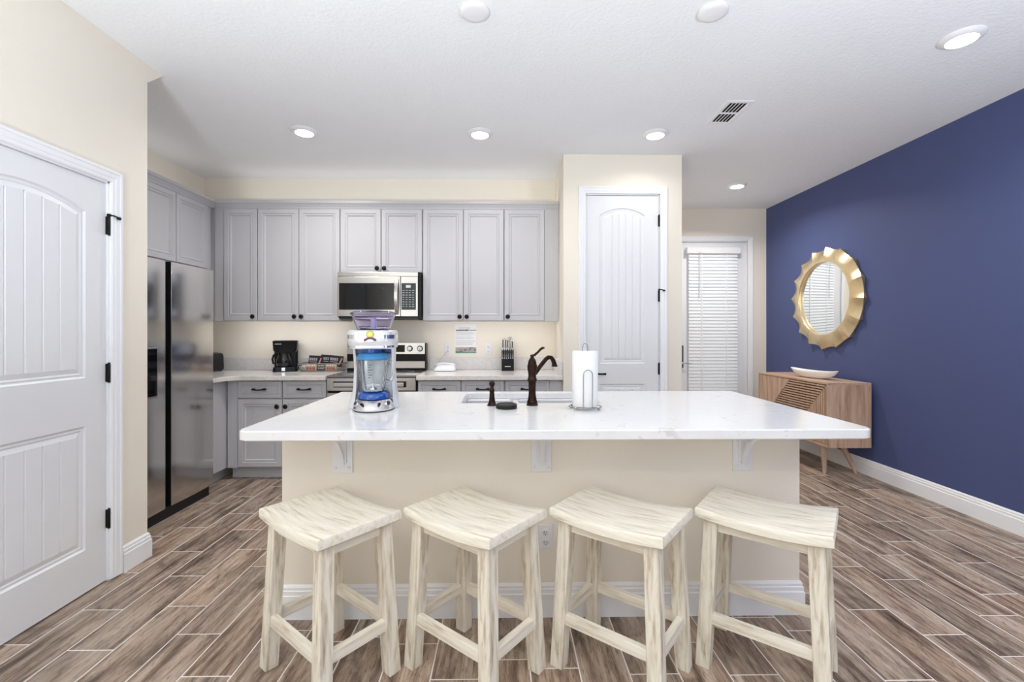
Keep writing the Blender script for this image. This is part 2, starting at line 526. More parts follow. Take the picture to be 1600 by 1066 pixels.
# pantry door
w2, h2 = .624, 2.475
T = thing('door_2', 'narrow white plank-panel pantry door beside the kitchen wall', 'door', (.716, YP + .010, .010), 0, kind='structure')
plank_door(T, w2, h2, [(.112, .508, 1.01, 2.305, .062), (.112, .508, .20, .832, 0)], 5)
casing(T, w2, h2, -.010)
hinge(T, w2 + .005, 2.256); hinge(T, w2 + .005, 1.600, True); hinge(T, w2 + .005, .965)
mb = MB()
mb.lathe([(.026, 0), (.026, -.006), (.012, -.010), (.010, -.042), (.001, -.046)], (.062, 0, .922), 20, 'Y')
mb.tube([(.058, -.042, .922), (.085, -.046, .923), (.12, -.044, .921), (.158, -.040, .922)], [.010, .0085, .0075, .010], 10)
mb.build('lever_handle', M_BRONZE, T, smooth=40)
# glazed back door
w3, h3 = .935, 2.412
gx0, gx1, gz0, gz1 = .215, .775, .30, 2.245
T = thing('door_3', 'white glazed back door beside the navy wall', 'door', (2.102, YE + .020, .008), 0, kind='structure')
mb = MB().box(0, gx0, 0, .045, 0, h3).box(gx1, w3, 0, .045, 0, h3).box(gx0, gx1, 0, .045, 0, gz0).box(gx0, gx1, 0, .045, gz1, h3)
mb.sweep([(gx0 - .025, gz0 - .025), (gx1 + .025, gz0 - .025), (gx1 + .025, gz1 + .025), (gx0 - .025, gz1 + .025)], [(0, 0), (.003, .012), (.018, .012), (.025, .004), (.025, 0)], lambda a, b_, h: (a, -h, b_), closed=True)
mb.build('slab', M_DOOR, T)
MB().box(gx0, gx1, .020, .026, gz0, gz1).build('glass', M_PANE, T)
casing(T, w3, h3, -.020)
mb = MB().box(.098, .140, -.012, 0, .835, 1.115, .002)
mb.build('lock_plate', mat('satin_nickel', (.17, .16, .15), .3, .9), T)
mb = MB()
mb.lathe([(.014, -.012), (.012, -.045), (.001, -.048)], (.120, 0, .895), 14, 'Y')
mb.tube([(.118, -.044, .895), (.16, -.050, .896), (.235, -.046, .894)], .0075, 10)
mb.build('lever_handle', M_CHROME, T, smooth=40)

# venetian blind hung on the back door
T = thing('venetian_blind', 'closed white venetian blind hanging on the back door', 'blind', (2.60, YE, 0), 0)
o_ = T.location
MB(o_).box(2.262, 2.935, YE - .062, YE + .006, 2.268, 2.345, .006).build('headrail', M_BLIND, T)
mb = MB(o_); z = 2.252
while z > .33:
    a = R(62); hw = .025; dy, dz = hw * math.cos(a), hw * math.sin(a)
    yc = YE - .030
    # slightly bowed slat
    pts = []
    for t in (-1, 0, 1):
        bow = .003 * (1 - t * t)
        pts.append((yc - t * dy - bow * math.sin(a), z - t * dz * -1 * -1 - 0))
    top = [(2.292, yc + dy, z + dz), (2.903, yc + dy, z + dz)]
    r0 = [(2.292, yc - dy, z - dz), (2.292, yc - .0035, z + .002), (2.292, yc + dy, z + dz), (2.292, yc + dy + .0025, z + dz), (2.292, yc - .0010, z + .0005), (2.292, yc - dy + .0025, z - dz)]
    mb.prism(r0, (.611, 0, 0)); z -= .0415
mb.build('slats', M_BLIND, T)
mb = MB(o_)
for x in (2.45, 2.76): mb.box(x - .006, x + .006, YE - .047, YE - .046, .31, 2.27)
mb.build('ladder_tape', M_BLIND, T)
mb = MB(o_); mb.tube([(2.415, YE - .066, 2.29), (2.415, YE - .068, 2.0), (2.413, YE - .066, 1.72)], .004, 8)
mb.build('tilt_wand', mat('grey_wand', (.55, .55, .56), .3), T)
MB(o_).box(2.292, 2.903, YE - .055, YE - .010, .285, .312, .004).build('bottom_rail', M_BLIND, T)


# ------------------------------------------------------------------ cabinets
DP = [(0, .020), (0, .003), (.003, 0), (.040, 0), (.044, .0065), (.048, .0070), (.051, .0030), (.059, .0030), (.062, .0085), (.068, .0125)]
DPW = [(0, .020), (0, .003), (.003, 0), (.026, 0), (.029, .0060), (.032, .0065), (.034, .0030), (.039, .0030), (.041, .0075), (.046, .0105)]


def cab_door(name, T, x0, x1, z0, z1, yf, prof=DP):
    """lofted door or drawer front; local frame, front faces -y at y = yf"""
    mb = MB()
    mb.loft([[(x0 + d, yf + y, z0 + d), (x1 - d, yf + y, z0 + d), (x1 - d, yf + y, z1 - d), (x0 + d, yf + y, z1 - d)] for d, y in prof])
    return mb.build(name, M_CAB, T)


def knob(P_, x, z, yf):
    mb = MB()
    mb.lathe([(.009, 0), (.007, -.004), (.0065, -.012), (.018, -.018), (.021, -.023), (.018, -.029), (.008, -.032), (.0005, -.0325)], (x, yf, z), 18, 'Y')
    return mb.build('knob', M_BRONZE, P_, smooth=50)


def pull(P_, x, z, yf, w_=.118):
    mb = MB()
    h = w_ / 2
    for s in (-1, 1):
        mb.box(x + s * h - .012, x + s * h + .012, yf - .026, yf, z - .009, z + .009, .004)
    mb.tube([(x - h, yf - .022, z), (x - h * .5, yf - .028, z - .003), (x, yf - .030, z - .004), (x + h * .5, yf - .028, z - .003), (x + h, yf - .022, z)], [.008, .0065, .006, .0065, .008], 8)
    return mb.build('handle', M_BRONZE, P_, smooth=50)


UZ0, UZ1 = 1.398, 2.452
UF = 4.27


def wall_cab(x0, x1, label, doors, z0=UZ0, filler=None):
    """doors: list of (x0, x1, knob side) in world x"""
    T = thing('wall_cabinet', label, 'cabinet', (x0, YB, z0), 0, 'grey wall cabinets')
    o = Vector(T.location)
    mb = MB(o).box(x0, x1, UF + .022, YB - .003, z0, UZ1)
    if filler: mb.box(filler[0], filler[1], UF + .012, UF + .022, z0, UZ1)
    mb.build('carcass', M_CAB, T)
    for a, b_, ks in doors:
        d = cab_door('door', T, a - o.x, b_ - o.x, .004, 2.442 - z0, UF - o.y)
        kx = (b_ - .030) if ks > 0 else (a + .030)
        knob(d, kx - o.x, .040, UF - o.y)
    return T


wall_cab(-3.0, -2.616, 'blank grey corner wall cabinet next to the over-fridge cabinet', [], filler=(-2.70, -2.616))
wall_cab(-2.613, -2.303, 'narrow grey wall cabinet with one door, above the black toaster', [(-2.611, -2.307, 1)])
wall_cab(-2.301, -1.538, 'grey two-door wall cabinet above the coffee maker', [(-2.298, -1.924, 1), (-1.918, -1.543, -1)])
wall_cab(-1.536, -.771, 'short grey two-door wall cabinet above the microwave', [(-1.532, -1.160, 1), (-1.153, -.776, -1)], z0=1.848)
wall_cab(-.769, -.008, 'grey two-door wall cabinet above the white telephone and notice', [(-.766, -.392, 1), (-.386, -.012, -1)])
wall_cab(-.006, .507, 'grey one-door wall cabinet above the knife block, beside the pantry', [(-.003, .371, -1)], filler=(.374, .507))

# cabinet over the refrigerator (front faces +x)
T = thing('wall_cabinet', 'grey two-door cabinet above the refrigerator', 'cabinet', (-2.70, 3.37, 1.86), R(90), 'grey wall cabinets')
MB().box(0, .885, .022, .315, 0, UZ1 - 1.86).build('carcass', M_CAB, T)
cab_door('door', T, .022, .411, .012, .582, 0)
cab_door('door', T, .419, .812, .012, .582, 0)
MB().box(-.58, -.002, .022, .315, 0, UZ1 - 1.86).build('side_filler', M_CAB, T)

# crown moulding over all wall cabinets
CR = [(.0, 2.446), (.008, 2.446), (.014, 2.462), (.030, 2.485), (.040, 2.492), (.040, 2.515), (-.02, 2.515), (-.02, 2.446)]
mb = MB(); mb.sweep([(.507, UF + .02), (-2.715, UF + .02), (-2.715, 2.78)], [(o, h) for o, h in CR], xy)
struct(mb, 'trim_1', M_CAB, 'grey crown moulding along the top of the wall cabinets', 'moulding')

BF, BZ = 4.01, .872


def base_cab(x0, x1, label, units, filler=None):
    T = thing('base_cabinet', label, 'cabinet', (x0, YB, 0), 0, 'grey base cabinets')
    o = Vector(T.location)
    mb = MB(o).box(x0, x1, BF + .022, YB - .003, .105, BZ)
    if filler: mb.box(filler[0], filler[1], BF + .010, BF + .022, .105, BZ)
    mb.build('carcass', M_CAB, T)
    MB(o).box(x0, x1, BF + .085, YB - .003, 0, .105).build('toe_kick', M_CAB, T)
    for a, b_, ks in units:
        d = cab_door('drawer', T, a - o.x, b_ - o.x, .718, .865, BF - o.y, DPW); pull(d, (a + b_) / 2 - o.x, .795, BF - o.y, .095)
        d = cab_door('door', T, a - o.x, b_ - o.x, .115, .706, BF - o.y)
        knob(d, ((b_ - .032) if ks > 0 else (a + .032)) - o.x, .645, BF - o.y)
    return T


base_cab(-2.425, -1.560, 'grey base cabinet left of the range, two drawers over two doors', [(-2.332, -1.952, 1), (-1.942, -1.566, -1)], filler=(-2.425, -2.338))
base_cab(-.768, -.002, 'grey base cabinet right of the range, two drawers over doors', [(-.762, -.390, 1), (-.380, -.008, -1)])
base_cab(0, .507, 'grey one-drawer base cabinet against the pantry wall', [(.006, .391, -1)], filler=(.394, .507))
T = thing('base_cabinet', 'plain grey corner base cabinet panel beside the refrigerator', 'cabinet', (-2.44, 3.69, 0), R(90), 'grey base cabinets')
MB().box(0, .90, .0, .57, .105, BZ).build('carcass', M_CAB, T)
MB().box(0, .90, .075, .57, 0, .105).build('toe_kick', M_CAB, T)


def arc(cx, cy, r, a0, a1, n=8): return [(cx + r * math.cos(R(a0 + (a1 - a0) * i / n)), cy + r * math.sin(R(a0 + (a1 - a0) * i / n))) for i in range(n + 1)]


T = thing('countertop', 'beige L-shaped countertop under the coffee maker', 'countertop', (-2.3, 4.3, .874), 0, 'countertops along the wall')
o = T.location
poly = [(-3.018, 3.69), (-2.395, 3.69)] + [(p[0], p[1]) for p in arc(-2.275, 3.85, .12, 180, 90)] + [(-1.556, 3.97), (-1.556, YB - .002), (-3.018, YB - .002)]
MB(o).prism([(p[0], p[1], .874) for p in poly], (0, 0, .040)).build('slab', M_QUARTZ2, T, bevel=.004)
MB(o).box(-2.998, -1.556, YB - .021, YB - .002, .9145, 1.036).box(-3.018, -2.998, 3.69, YB - .002, .9145, 1.036).build('backsplash', M_SPLASH, T, bevel=.002)
T = thing('countertop', 'beige countertop right of the range, under the telephone', 'countertop', (-.1, 4.3, .874), 0, 'countertops along the wall')
o = T.location
MB(o).box(-.772, .508, 3.97, YB - .002, .874, .914).build('slab', M_QUARTZ2, T, bevel=.004)
MB(o).box(-.76, .488, YB - .021, YB - .002, .9145, 1.036).box(.489, .508, 3.975, YB - .002, .9145, 1.036).build('backsplash', M_SPLASH, T, bevel=.002)

# ------------------------------------------------------------------ appliances
T = thing('refrigerator', 'stainless side-by-side refrigerator by the left wall', 'refrigerator', (-2.32, 2.765, 0), R(90))
W_ = .898
MB().box(.004, W_ - .004, .065, .68, .02, 1.775, .006).build('cabinet_body', mat('grey_fridge_side', (.11, .11, .115), .45, .3), T)


def fridge_door(x0, x1, bow):
    mb = MB(); n = 12; rings = []
    for k in range(n + 1):
        t = k / n; x = x0 + (x1 - x0) * t
        y = -bow * (1 - (2 * t - 1) ** 2)
        rings.append([(x, y, .085), (x, y, 1.785), (x, .058, 1.785), (x, .058, .085)])
    mb.loft(rings); return mb.build('door', M_STEELV, T, smooth=30, bevel=.004)


fd = fridge_door(.003, .385, .006)
fridge_door(.436, W_ - .003, .006)
mb = MB().box(.3855, .4355, .030, .058, .085, 1.785)
mb.build('handle_recess', mat('recess_black', (.012, .012, .012), .25), T)
MB().box(.4305, .4357, -.001, .030, .085, 1.785).build('handle_lip', MATS['recess_black'], T)
mb = MB().box(.05, .300, -.012, .010, .855, 1.195, .003)
dsp = mb.build('dispenser', M_STEEL, fd)
mb = MB().box(.060, .290, -.0145, -.010, .872, 1.185)
mb.build('dispenser_recess', M_GLASSB, fd)
MB().box(.01, W_ - .01, .03, .60, .0, .075).build('base_grille', M_BLACKM, T)

# range
RX0, RX1 = -1.552, -.776
T = thing('range', 'stainless electric range between the base cabinets', 'stove', (-1.164, 4.3, 0), 0)
o = T.location
MB(o).box(RX0, RX1, 4.02, YB - .03, .02, .895).build('body', M_BLACK, T)
MB(o).box(RX0, RX1, 3.995, 4.515, .895, .915, .004).build('cooktop', mat('cooktop_glass', (.17, .16, .155), .07, coat=.4), T)
for bx, by, br in ((-1.36, 4.14, .10), (-.97, 4.14, .075), (-1.36, 4.38, .075), (-.97, 4.38, .10)):
    mb = MB(o); mb.tube([(bx + br * math.cos(2 * PI * k / 28), by + br * math.sin(2 * PI * k / 28), .9155) for k in range(28)], .0012, 4, True)
    mb.build('burner_ring', mat('burner_mark', (.35, .34, .33), .3), T)
MB(o).box(RX0 + .002, RX1 - .002, 3.985, 4.02, .782, .892, .003).build('front_band', M_STEEL, T)
mb = MB(o).box(RX0 + .06, RX1 - .085, 3.979, 3.986, .812, .864).build('handle_recess', M_BLACK, T)
mb = MB(o).box(RX0 + .066, RX1 - .10, 3.955, 3.981, .818, .856, .006).build('handle', M_STEEL, T)
MB(o).box(RX0 + .002, RX1 - .002, 3.985, 4.02, .22, .762, .003).build('oven_door', M_STEEL, T)
MB(o).box(RX0 + .09, RX1 - .09, 3.982, 3.987, .34, .66).build('oven_window', M_GLASSB, T)
MB(o).box(RX0 + .002, RX1 - .002, 3.985, 4.02, .04, .205, .003).build('storage_drawer', M_STEEL, T)
bg = MB(o).box(RX0, RX1, 4.50, YB - .024, .915, 1.184, .004).build('backguard', M_BLACK, T)
MB(o).box(RX0 + .004, RX1 - .012, 4.494, 4.502, .940, 1.006).build('lower_trim', M_STEEL, bg)
mb = MB(o); mb.prism([(RX0 + .004, 4.490, 1.078), (RX0 + .004, 4.502, 1.078), (RX0 + .004, 4.515, 1.186), (RX0 + .004, 4.497, 1.186)], (RX1 - RX0 - .016, 0, 0)).build('control_panel', M_STEEL, bg)
MB(o).box(-1.27, -.985, 4.484, 4.494, 1.098, 1.166).build('display', M_GLASSB, bg)
for x in (-1.47, -1.365, -.935, -.835):
    mb = MB(o)
    mb.lathe([(.029, 4.494), (.029, 4.489), (.024, 4.487)], (x, 0, 1.131), 24, 'Y', mi=0)
    k = mb.build('knob', M_BLACK, bg, smooth=40)
    mb = MB(o); mb.lathe([(.023, 4.488), (.021, 4.468), (.019, 4.465)], (x, 0, 1.131), 24, 'Y').box(x - .004, x + .004, 4.460, 4.470, 1.110, 1.152, .001)
    mb.build('knob_cap', M_CHROME, k, smooth=40)

# microwave
T = thing('microwave', 'stainless over-the-range microwave under the short cabinet', 'microwave', (-1.155, 4.4, 1.435), 0)
o = T.location
MB(o).box(-1.530, -.776, 4.205, YB - .003, 1.425, 1.846).build('housing', M_BLACK, T)
MB(o).box(-1.532, -.797, 4.188, 4.206, 1.805, 1.844, .002).build('top_grille', M_STEEL, T)
dr = MB(o).box(-1.532, -.957, 4.182, 4.206, 1.438, 1.802, .003).build('door', M_STEEL, T)
MB(o).box(-1.514, -1.013, 4.179, 4.184, 1.498, 1.742).build('window', M_GLASSB, dr)
mb = MB(o); pts = []
for i in range(13):
    t = i / 12; pts.append((-.988, 4.180 - .040 * math.sin(PI * t) - .004, 1.455 + .325 * t))
rings = [[(p[0] - .016, p[1] - .006, p[2]), (p[0] + .016, p[1] - .006, p[2]), (p[0] + .016, p[1] + .006, p[2]), (p[0] - .016, p[1] + .006, p[2])] for p in pts]
mb.loft(rings).build('handle', M_STEEL, dr, smooth=40, bevel=.003)
cp_ = MB(o).box(-.953, -.797, 4.182, 4.206, 1.438, 1.802, .002).build('control_side', M_STEEL, T)
MB(o).box(-.946, -.815, 4.1795, 4.184, 1.498, 1.742).build('keypad', mat('keypad_black', (.03, .035, .04), .25), cp_)
MB(o).box(-.905, -.862, 4.178, 4.181, 1.700, 1.724).build('clock_display', mat('pale_display', (.62, .66, .66), .4), cp_)
mb = MB(o); rr = random.Random(5)
for r_ in range(8):
    for c_ in range(4):
        x = -.936 + c_ * .029; z = 1.672 - r_ * .021
        mb.box(x, x + .014 + .006 * rr.random(), 4.1785, 4.181, z, z + .006)
mb.build('key_marks', mat('key_print', (.42, .45, .46), .5), cp_)
MB(o).box(-1.52, -.80, 4.20, 4.55, 1.412, 1.426).build('underside', mat('dark_grey_metal', (.05, .05, .05), .5, .5), T)

# ------------------------------------------------------------------ island
IX0, IX1, IY0, IY1 = -1.010, 1.360, 2.080, 2.905
T = thing('kitchen_island', 'cream island base with white baseboard behind the four stools', 'island', (.175, 2.49, 0), 0)
o = T.location
mb = MB(o).box(IX0, IX1, IY0, IY0 + .12, 0, .873).box(IX0, IX0 + .10, IY0 + .12, IY1 - .05, 0, .873).box(IX1 - .10, IX1, IY0 + .12, IY1 - .05, 0, .873)
mb.build('knee_wall', M_WALL, T)
mb = MB(o); mb.sweep([(IX0, IY1 - .06), (IX0, IY0), (IX1, IY0), (IX1, IY1 - .06)], [(-a, h * 1.06) for a, h in BB], xy).build('baseboard', M_TRIM, T)
mb = MB(o).box(IX0 + .10, IX1 - .10, IY1 - .62, IY1 - .60, .105, .868).box(IX0 + .10, IX1 - .10, IY1 - .07, IY1 - .05, .105, .868).box(IX0 + .10, IX1 - .10, IY1 - .60, IY1 - .07, .105, .13)
mb.box(IX0 + .10, IX1 - .10, IY1 - .13, IY1 - .11, 0, .105)
mb.build('cabinet_carcass', M_CAB, T)
n = 5; dw = (IX1 - IX0 - .02) / n
for i in range(n):
    a = IX0 + .01 + i * dw
    mb = MB(o); mb.loft([[(a + .004 + d, IY1 - .03 - y, .115 + d), (a + dw - .004 - d, IY1 - .03 - y, .115 + d), (a + dw - .004 - d, IY1 - .03 - y, .865 - d), (a + .004 + d, IY1 - .03 - y, .865 - d)] for d, y in DP]).build('door', M_CAB, T)

# island worktop with sink cutout
SX0, SX1, SY0, SY1 = -.235, .52, 2.452, 2.862
TX0, TX1, TY0, TY1 = -1.045, 1.467, 1.775, 2.930
T = thing('countertop', 'thick white quartz island countertop with rounded corners', 'countertop', (.2, 2.35, .874), 0)
o = T.location
mb = MB(o); bm = mb.bm
r_ = .045
outl = arc(TX0 + r_, TY0 + r_, r_, 180, 270) + arc(TX1 - r_, TY0 + r_, r_, 270, 360) + arc(TX1 - .01, TY1 - .01, .01, 0, 90, 3) + arc(TX0 + .01, TY1 - .01, .01, 90, 180, 3)
hol = arc(SX0 + .02, SY0 + .02, .02, 180, 270, 4) + arc(SX1 - .02, SY0 + .02, .02, 270, 360, 4) + arc(SX1 - .02, SY1 - .02, .02, 0, 90, 4) + arc(SX0 + .02, SY1 - .02, .02, 90, 180, 4)


def ring_edges(pts, z):
    vs = [mb.v((p[0], p[1], z)) for p in pts]
    return vs, [bm.edges.new((vs[i], vs[(i + 1) % len(vs)])) for i in range(len(vs))]


e = .004
ins = lambda pts, d, cx, cy: [(p[0] + (d if p[0] < cx else -d), p[1] + (d if p[1] < cy else -d)) for p in pts]
o1 = ins(outl, e, .2, 2.35); h1_ = ins(hol, -e, .142, 2.657)
for z, in ((.914,), (.874,)):
    _, e1 = ring_edges(o1, z); _, e2 = ring_edges(h1_, z)
    bmesh.ops.triangle_fill(bm, use_beauty=True, use_dissolve=True, edges=e1 + e2)
mb.loft([[(p[0], p[1], .874) for p in o1], [(p[0], p[1], .874 + e) for p in outl], [(p[0], p[1], .914 - e) for p in outl], [(p[0], p[1], .914) for p in o1]], False, False)
mb.loft([[(p[0], p[1], .874) for p in h1_], [(p[0], p[1], .874 + e) for p in hol], [(p[0], p[1], .914 - e) for p in hol], [(p[0], p[1], .914) for p in h1_]], False, False)
mb.build('slab', M_QUARTZ, T)

# double bowl sink hung under the worktop
T = thing('sink', 'steel double-bowl sink set into the island countertop', 'sink', (.142, 2.657, .67), 0)
o = T.location


def bowl(x0, x1, y0, y1, zt, depth):
    mb = MB(o)
    rs = []
    for d, z in ((-.012, zt), (0.0, zt), (.004, zt - .01), (.008, zt - depth + .03), (.03, zt - depth)):
        r = .03
        rs.append([(p[0], p[1], z) for p in arc(x0 + d + r, y0 + d + r, r, 180, 270, 4) + arc(x1 - d - r, y0 + d + r, r, 270, 360, 4) + arc(x1 - d - r, y1 - d - r, r, 0, 90, 4) + arc(x0 + d + r, y1 - d - r, r, 90, 180, 4)])
    mb.loft(rs, cap0=False)
    return mb.build('bowl', M_SINK, T, smooth=40)


bowl(SX0 - .006, .052, SY0 - .006, SY1 + .006, .8725, .19)
bowl(.082, SX1 + .006, SY0 - .006, SY1 + .006, .8725, .19)
MB(o).box(.053, .081, SY0 - .006, SY1 + .006, .830, .8720, .003).build('divider', M_SINK, T)
for x in (-.09, .30):
    mb = MB(o); mb.lathe([(.045, .6835), (.043, .687), (.03, .6865), (.028, .684)], (x, 2.66, 0), 24).build('drain', M_CHROME, T, smooth=40)

# steel support brackets under the overhang
def bracket(label, X, lean):
    T = thing('countertop_bracket', label, 'bracket', (X, IY0, .66), 0, 'white brackets under the island overhang')
    MB().box(-.045, .045, -.010, -.0005, 0, .205, .002).box(-.045, .045, -.235, -.010, .205, .2135, .002).build('plate', M_WHITE, T)
    MB().box(-.020, .020, -.017, -.010, .045, .205, .002).build('rib', M_WHITE, T)
    pts = []
    for i in range(11):
        t = i / 10; pts.append((0, -.014 - .195 * (t ** 1.5), .038 + .168 * (1 - (1 - t) ** 1.6)))
    mb = MB(); mb.loft([[(p[0] - .011, p[1] - .004, p[2] - .004), (p[0] + .011, p[1] - .004, p[2] - .004), (p[0] + .011, p[1] + .004, p[2] + .004), (p[0] - .011, p[1] + .004, p[2] + .004)] for p in pts]).build('brace', M_WHITE, T, smooth=40)
    for s in (-1, 1):
        mb = MB(); mb.lathe([(.0075, -.010), (.007, -.013), (.004, -.015), (.0005, -.0155)], (s * .030, 0, .024), 12, 'Y').build('bolt', M_WHITE, T, smooth=50)


bracket('white steel bracket under the island, left end above the first stool', -.735, -1)
bracket('white steel bracket under the middle of the island', .167, 0)
bracket('white steel bracket under the island end nearest the sideboard', 1.092, 1)


# electrical outlets
def outlet(label, loc, group, cord=False):
    T = thing('wall_outlet', label, 'outlet', loc, 0, group)
    MB().box(-.035, .035, -.006, -.0003, -.0575, .0575, .003).build('cover_plate', M_WHITE, T)
    for z in (-.022, .022):
        f = MB(); f.lathe([(.0165, -.0055), (.0165, -.0085), (.0155, -.009)], (0, 0, z), 16, 'Y'); f = f.build('socket', M_WHITE, T, smooth=30)
        MB().box(-.0075, -.0050, -.0095, -.0088, z - .005, z + .006).box(.0050, .0075, -.0095, -.0088, z - .005, z + .006).lathe([(.0025, -.0095), (.0025, -.0088)], (0, 0, z - .010), 8, 'Y').build('slots', M_BLACK, f)
    return T


outlet('white outlet on the island wall between the stools', (.185, IY0, .362), 'white wall outlets')
outlet('white wall jack left of the paper notice, phone cord plugged in', (-.575, YB, 1.122), 'white wall outlets')
outlet('white outlet on the wall right of the paper notice', (-.166, YB, 1.122), 'white wall outlets')


# ------------------------------------------------------------------ counter stools
def make_stool(label):
    T = thing('counter_stool', label, 'stool', (0, 0, 0), 0, 'whitewashed counter stools')
    hx, hy, zt, th = .2225, .1670, .616, .040
    nx, ny = 18, 8
    mb = MB(); zf = lambda x, y: zt - .017 * (1 - (x / hx) ** 2)
    prof = [(1.0, -th + .004), (1.0, -.006), (.985, -.001), (.965, 0)]
    V = {}

    def rect(sc, dz, lower=False):
        pts = []
        X_, Y_ = hx * sc if sc == 1 else hx - (1 - sc) * .2, hy * sc if sc == 1 else hy - (1 - sc) * .2
        for i in range(nx): x = -X_ + 2 * X_ * i / nx; pts.append((x, -Y_))
        for j in range(ny): pts.append((X_, -Y_ + 2 * Y_ * j / ny))
        for i in range(nx): x = X_ - 2 * X_ * i / nx; pts.append((x, Y_))
        for j in range(ny): pts.append((-X_, Y_ - 2 * Y_ * j / ny))
        return [(p[0], p[1], zf(p[0], p[1]) + dz) for p in pts]
    rings = [rect(.965, -th), rect(1.0, -th + .005), rect(1.0, -.007), rect(.985, -.0015), rect(.965, 0)]
    mb.loft(rings, False, False)
    for dz in (0, -th):
        X_, Y_ = hx - .007, hy - .007
        for i in range(nx):
            for j in range(ny):
                xs = [-X_ + 2 * X_ * k / nx for k in (i, i + 1)]; ys = [-Y_ + 2 * Y_ * k / ny for k in (j, j + 1)]
                mb.face([(a, c, zf(a, c) + dz) for a, c in ((xs[0], ys[0]), (xs[1], ys[0]), (xs[1], ys[1]), (xs[0], ys[1]))])
    mb.build('seat', M_SEAT, T, smooth=35)
    ax, ay = .026, .025       # half section
    tx, ty, bx, by = hx - .052, hy - .050, hx - .027, hy - .026
    LEG = {}
    for sx in (-1, 1):
        for sy in (-1, 1):
            top = zf(tx, 0) - th + .001
            mb = MB()
            q = lambda cx, cy, z, s=1: [(cx - ax, cy - ay, z), (cx + ax, cy - ay, z), (cx + ax, cy + ay, z), (cx - ax, cy + ay, z)]
            mb.loft([q(sx * (bx), sy * (by), 0), q(sx * tx, sy * ty, top)])
            mb.build('leg', M_LEGW, T, bevel=.0025)
    at = lambda z: (bx + (tx - bx) * z / .575, by + (ty - by) * z / .575)
    for s in (-1, 1):
        x, y = at(.19); MB().box(-x + ax - .004, x - ax + .004, s * (y + .004) - .013, s * (y + .004) + .013, .170, .210, .002).build('long_stretcher', M_RAILX, T)
        x, y = at(.19); MB().box(s * (x + .004) - .013, s * (x + .004) + .013, -y + ay - .004, y - ay + .004, .170, .210, .002).build('short_stretcher', M_RAILY, T)
        x, y = at(.545)
        zb = zt - .017 - th
        MB().box(-x + ax - .004, x - ax + .004, s * y - .011, s * y + .011, zb - .034, zb + .002).build('long_apron', M_RAILX, T)
        MB().box(s * x - .011, s * x + .011, -y + ay - .004, y - ay + .004, zb - .028, zb + .012).build('short_apron', M_RAILY, T)
    return T


ST = [((-.675, 1.766), -39.5, 'whitewashed saddle stool at the end of the row nearest the refrigerator'),
      ((-.117, 1.766), -39.2, 'whitewashed saddle stool second in the row from the refrigerator end, just left of the outlet'),
      ((.452, 1.763), -38.7, 'whitewashed saddle stool third in the row from the refrigerator end, just right of the outlet'),
      ((1.019, 1.757), -38.6, 'whitewashed saddle stool at the end of the row nearest the sideboard')]
s0 = make_stool(ST[0][2]); s0.location = (*ST[0][0][:2], 0); s0.rotation_euler = (0, 0, R(ST[0][1]))
for (p, a, lb) in ST[1:]: dup(s0, (p[0], p[1], 0), R(a), lb)

# ------------------------------------------------------------------ sideboard, bowl, mirror
BX0, BX1, BY0, BY1, BZ0, BZ1 = 2.86, 3.25, 3.985, 5.085, .266, .842
T = thing('sideboard', 'low oak sideboard with diagonal slatted front against the navy wall', 'sideboard', (3.055, 4.53, 0), 0)
o = T.location
mb = MB(o).box(BX0, BX1, BY0, BY0 + .02, BZ0, BZ1 - .018).box(BX0, BX1, BY1 - .02, BY1, BZ0, BZ1 - .018).box(BX0 + .002, BX1, BY0 + .02, BY1 - .02, BZ0, BZ0 + .02).box(BX1 - .01, BX1, BY0 + .02, BY1 - .02, BZ0 + .02, BZ1 - .018)
mb.build('case', M_OAKV, T)
MB(o).box(BX0, BX1, BY0, BY1, BZ1 - .018, BZ1).build('top_board', M_OAKH, T, bevel=.0015)
ya, yb, za, zb = BY0 + .024, BY1 - .022, BZ0 + .024, BZ1 - .022
ysplit = 4.534


def clipq(poly, f):
    """clip a (y, z) polygon by f(y, z) >= 0 (linear)"""
    out = []
    for i in range(len(poly)):
        p, q = poly[i], poly[(i + 1) % len(poly)]; a, c = f(*p), f(*q)
        if a >= 0: out.append(p)
        if (a < 0) != (c < 0):
            t = a / (a - c); out.append((p[0] + t * (q[0] - p[0]), p[1] + t * (q[1] - p[1])))
    return out


ZT = zb
Lf = lambda z: 4.534 + (ZT - z) * .96
Rf = lambda z: BY0 + .028 + (ZT - z) * .96
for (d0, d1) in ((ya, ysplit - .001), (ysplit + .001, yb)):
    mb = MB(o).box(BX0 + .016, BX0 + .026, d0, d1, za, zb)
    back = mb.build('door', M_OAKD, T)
    mb = MB(o)

    def put(poly):
        if len(poly) >= 3: mb.prism([(BX0 + .002, p[0], p[1]) for p in poly], (.014, 0, 0))
    lim = lambda P_: clipq(clipq(P_, lambda y, z: y - d0), lambda y, z: d1 - y)
    z = zb - .010
    while z > za:
        q = [(d0, z - .0065), (d1, z - .0065), (d1, z + .0065), (d0, z + .0065)]
        q = clipq(clipq(q, lambda y, z_: Lf(z_) - .003 - y), lambda y, z_: y - Rf(z_) - .003)
        put(q); z -= .0245
    y = BY0 + .036
    while y < yb:
        q = [(y - .0075, za), (y + .0075, za), (y + .0075, zb), (y - .0075, zb)]
        put(clipq(lim(q), lambda yy, zz: Rf(zz) - .003 - yy)); y += .0245
    put(clipq(lim([(d0, za), (d1, za), (d1, zb), (d0, zb)]), lambda yy, zz: yy - Lf(zz) - .003))
    mb.build('slats', M_OAKV, back)
